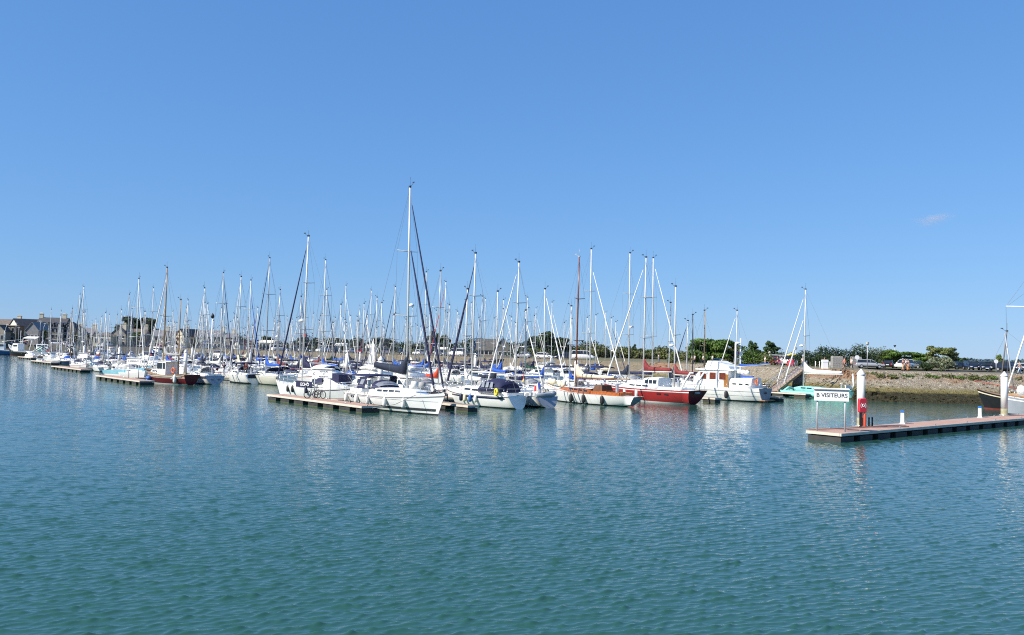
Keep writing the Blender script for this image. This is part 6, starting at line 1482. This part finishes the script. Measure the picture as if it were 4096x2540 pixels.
H_(735, 800, 348, 1346, 1322, 'long grey house after the pale gable', 'x', STONE, SLATE, 8, 2, 4, (-.9,), ang=8)
H_(798, 884, 345, 1347, 1322, 'longest grey-roofed house in the row near the lamp post', 'x', STONE, SLATEL, 8, 2, 5, (.9,), ang=8)
H_(886, 936, 346, 1350, 1333, 'low grey house closing the row', 'x', STONE, SLATEL, 8, 1, 2, (.4,))
H_(930, 960, 340, 1378, 1362, 'little white-gabled hut at the end of the town row', 'y', WHITER, SLATE, 6, 1, 1, ang=-25)
H_(1034, 1092, 345, 1370, 1362, 'low cream flat building on the wall beyond the marina', 'x', CREAMR, CREAMR, 7, 1, 4)
H_(1150, 1176, 300, 1383, 1380, 'small white cabin on the wall behind the masts', 'x', WHITER, SLATE, 5, 1, 1)
H_(1340, 1380, 330, 1382, 1374, 'low white-roofed building between the dark trees', 'x', WHITER, WHITER, 6, 1, 3)
H_(1462, 1494, 320, 1391, 1379, 'small cream house with pale roof behind the C pile', 'x', CREAMR, CREAMR, 6, 1, 2)
H_(1746, 1785, 310, 1396, 1390, 'low blue-windowed white building behind the red furled sail', 'x', WHITER, WHITER, 6, 1, 4)
H_(1905, 1985, 262, 1400, 1356, 'large house with a steep grey roof behind the wall', 'x', STONE, mat('weathered_slate', (.10, .095, .085), .85, .25, 1.2), 13, 1, 5, ())
H_(1975, 2047, 256, 1402, 1350, 'steep grey gabled wing of the large house behind the wall', 'y', mat('grey_gable', (.15, .145, .13), .9, .2), mat('weathered_slate', (.1, .1, .1)), 12, 1, 4, ())

# quay furniture by the town
for i, (px, hh, lean) in enumerate(((20, 7.5, 1), (61, 8, 0), (73, 6.5, 0), (158, 9, 0), (171, 8, 1))):
    P = gz(px, 322); r = thing('quay_lamp', f'slim pale quay lamp, {ORD[i]} along the town quay from the picture edge', 'street lamp', P, 0, 'lamp posts on the town quay')
    MB().tube([(0, 0, 0), (0, 0, hh*.8), (.5*lean, 0, hh)], [.10, .08, .05], 6).build('post', POSTG, r); MB().box((.6*lean, -.1, hh+.03), (.9, .3, .14)).build('lantern', WPL, r)
r = thing('awning', 'pale market awning on posts in front of the glass-gabled cafe', 'awning', gz(126, 320), 0)
MB().loft([[(-2.6, -1.5, 2.3), (2.6, -1.5, 2.3), (2.3, 1, 3.0), (-2.3, 1, 3.0)], [(-2.6, -1.5, 2.42), (2.6, -1.5, 2.42), (2.3, 1, 3.12), (-2.3, 1, 3.12)]], smooth=False).build('cloth', WHITC, r)
for x in (-2.4, 2.4): MB().tube([(x, -1.4, 0), (x, -1.4, 2.35)], .05, 5).build('post', POSTG, r)
for i, (px, m, kd) in enumerate(((36, 'white', 'hatch'), (70, 'dark_blue', 'hatch'), (232, 'white', 'van'), (262, 'white', 'hatch'), (285, 'silver', 'hatch'), (410, 'grey', 'hatch'), (425, 'white', 'van'), (575, 'dark_blue', 'hatch'), (640, 'red', 'hatch'), (720, 'white', 'hatch'), (820, 'white', 'van'), (842, 'silver', 'hatch'), (905, 'dark_blue', 'hatch'))):
    P = gz(px, 326 + (i % 3)); car(P, R(90*(i % 2)+12*i), PT[m], f'{m.replace("_", " ")} {"van" if kd == "van" else "car"} on the town quay, {ORD[i]} counted from the picture edge', kd, 'vehicles on the town quay')
for i, (px, w_, h_, m) in enumerate(((5, 3, 3.0, 'olive'), (85, 3.5, 3.2, 'olive'), (128, 3.5, 6, 'green'), (188, 4, 6, 'olive'), (312, 3, 5, 'olive'), (356, 3, 5, 'olive'), (545, 5, 6, 'green'), (690, 4, 5, 'dark'), (780, 4, 4, 'dark'))):
    P = gz(px, 330); tree(P, h_, w_, LF[m], f'{m} street tree in front of the town houses, {ORD[i]} from the picture edge', 120+i, n=700, ls=.3, trunk=.25, group='street trees before the town houses')
for i, px in enumerate((48, 58, 100, 108, 116, 240, 250, 330, 345, 400, 520, 600, 660)):
    P = gz(px, 321); person(P, R(40*i), f'distant person on the town quay in {["navy", "white", "red", "black", "beige"][i % 5]}, {ORD[i]} from the picture edge', ['navy', 'white', 'red', 'black', 'beige'][i % 5], ['denim', 'black', 'navy'][i % 3], 'dark', ['walk', 'stand', 'step'][i % 3])
# fishing boats along the town quay
def trawler(px, py, ang, L, hm, label, house_m=WHITE, seed=1, masts=1):
    p = at(px, py); p.z = 0; B = L*.36
    r = thing('fishing_trawler', label, 'fishing boat', p, R(ang), 'fishing boats at the town quay'); h = Hull(L, B, (1.5, 1.5, 3.6), .85, .9, 0, -.2, .3); h.make(r, hm, ANTIR, WHITE, hm, ANTI, GREYD, upper=hm)
    c = MB().loft([[(x, -y, 1.2), (x, y, 1.2), (x, y*.95, z), (x, -y*.95, z)] for x, y, z in ((L*.02, B*.3, 4.0), (L*.22, B*.28, 4.1), (L*.27, B*.24, 2.6))], smooth=False).build('wheelhouse', house_m, r)
    MB().box((L*.243, 0, 3.5), (.12, B*.46, .6)).build('windscreen', WIN, c)
    for s in (1, -1): MB().box((L*.12, s*B*.292, 3.35), (L*.15, .06, .55)).build('side_window', WIN, c)
    g = MB().tube([(-L*.4, B*.3, 1.3), (-L*.38, 0, 5.5), (-L*.4, -B*.3, 1.3)], .10, 6).tube([(-L*.38, 0, 5.5), (L*.1, 0, 4.6)], .06, 5); g.build('gantry', house_m, r)
    mast(r, L*.05, 4.0, 8.5, WPL, .09, 1, .6); MB().tube([h.edge(i/12, 1, .05) for i in range(13)], .07, 5).tube([h.edge(i/12, -1, .05) for i in range(13)], .07, 5).build('gunwale', WHITE, r)
    return r
trawler(22, 1419, 200, 13, BLUEH, 'pale blue and white fishing boat at the picture edge below the brown building', WHITE)
trawler(85, 1423, 160, 12, BLACKH, 'black-hulled fishing boat with white wheelhouse beside the pale blue one', WHITE)
trawler(168, 1427, -62, 17, TEALH, 'teal green trawler with flared white-tipped bow turned to the marina', WHITE)
trawler(285, 1430, -70, 11, NAVYH, 'navy fishing boat behind the outer sailing masts', WHITE)
trawler(405, 1431, -80, 11, BLUEH, 'bright blue fishing boat behind the tall white piles', WHITE)
trawler(640, 1438, -100, 11, BLUEH, 'blue fishing boat behind the white piles of the third pontoon', WHITE)
r = thing('speed_limit_sign', 'round red speed sign and white panel on a pole behind the marina', 'sign', gz(1216, 215), 0); P = r.location; MB().tube([(0, 0, 0), (0, 0, hgt(P, 1290))], .06, 6).build('pole', POSTG, r); MB().box((0, -.1, hgt(P, 1324)), (.7, .06, .8)).build('white_panel', SIGNW, r)
MB().tube([(0, -.14, hgt(P, 1341)), (0, -.08, hgt(P, 1341))], .48, 14).build('red_disc', mat('signal_red', (.65, .06, .03), .5), r)

# ------------------------------------------------------------------ the small grey cloud
cl = bpy.data.materials.new('thin_cloud'); cl.use_nodes = True; t = cl.node_tree; t.nodes.remove(t.nodes['Principled BSDF'])
v = t.nodes.new('ShaderNodeVolumePrincipled'); v.inputs['Color'].default_value = (.82, .79, .81, 1); v.inputs['Anisotropy'].default_value = .1
g = t.nodes.new('ShaderNodeTexCoord'); ln = t.nodes.new('ShaderNodeVectorMath'); ln.operation = 'LENGTH'; t.links.new(g.outputs['Object'], ln.inputs[0])
n = t.nodes.new('ShaderNodeTexNoise'); n.inputs['Scale'].default_value = 1.6; n.inputs['Detail'].default_value = 4; t.links.new(g.outputs['Object'], n.inputs['Vector'])
a = t.nodes.new('ShaderNodeMath'); a.operation = 'MULTIPLY_ADD'; t.links.new(n.outputs['Fac'], a.inputs[0]); a.inputs[1].default_value = 1.9; a.inputs[2].default_value = -.55
b_ = t.nodes.new('ShaderNodeMath'); b_.operation = 'SUBTRACT'; t.links.new(a.outputs[0], b_.inputs[0]); t.links.new(ln.outputs['Value'], b_.inputs[1]); b_.use_clamp = True
c_ = t.nodes.new('ShaderNodeMath'); c_.operation = 'MULTIPLY'; t.links.new(b_.outputs[0], c_.inputs[0]); c_.inputs[1].default_value = .008; t.links.new(c_.outputs[0], v.inputs['Density'])
t.links.new(v.outputs[0], t.nodes['Material Output'].inputs['Volume'])
D = 9000; d = CROT @ Vector(((3735-2048)/F, -(874-1270)/F, -1)); cp = CAM + d*(D/d.y)
bm_ = MB().lathe([(.05, -1)]+[(math.sin(R(a)), -math.cos(R(a))) for a in range(20, 180, 20)]+[(.05, 1)], n=20)
co = bm_.build('cloud', cl, None, cp); co.scale = (400, 300, 140); tag(co, 'small faint grey cloud alone in the blue sky', 'cloud', kind='structure')
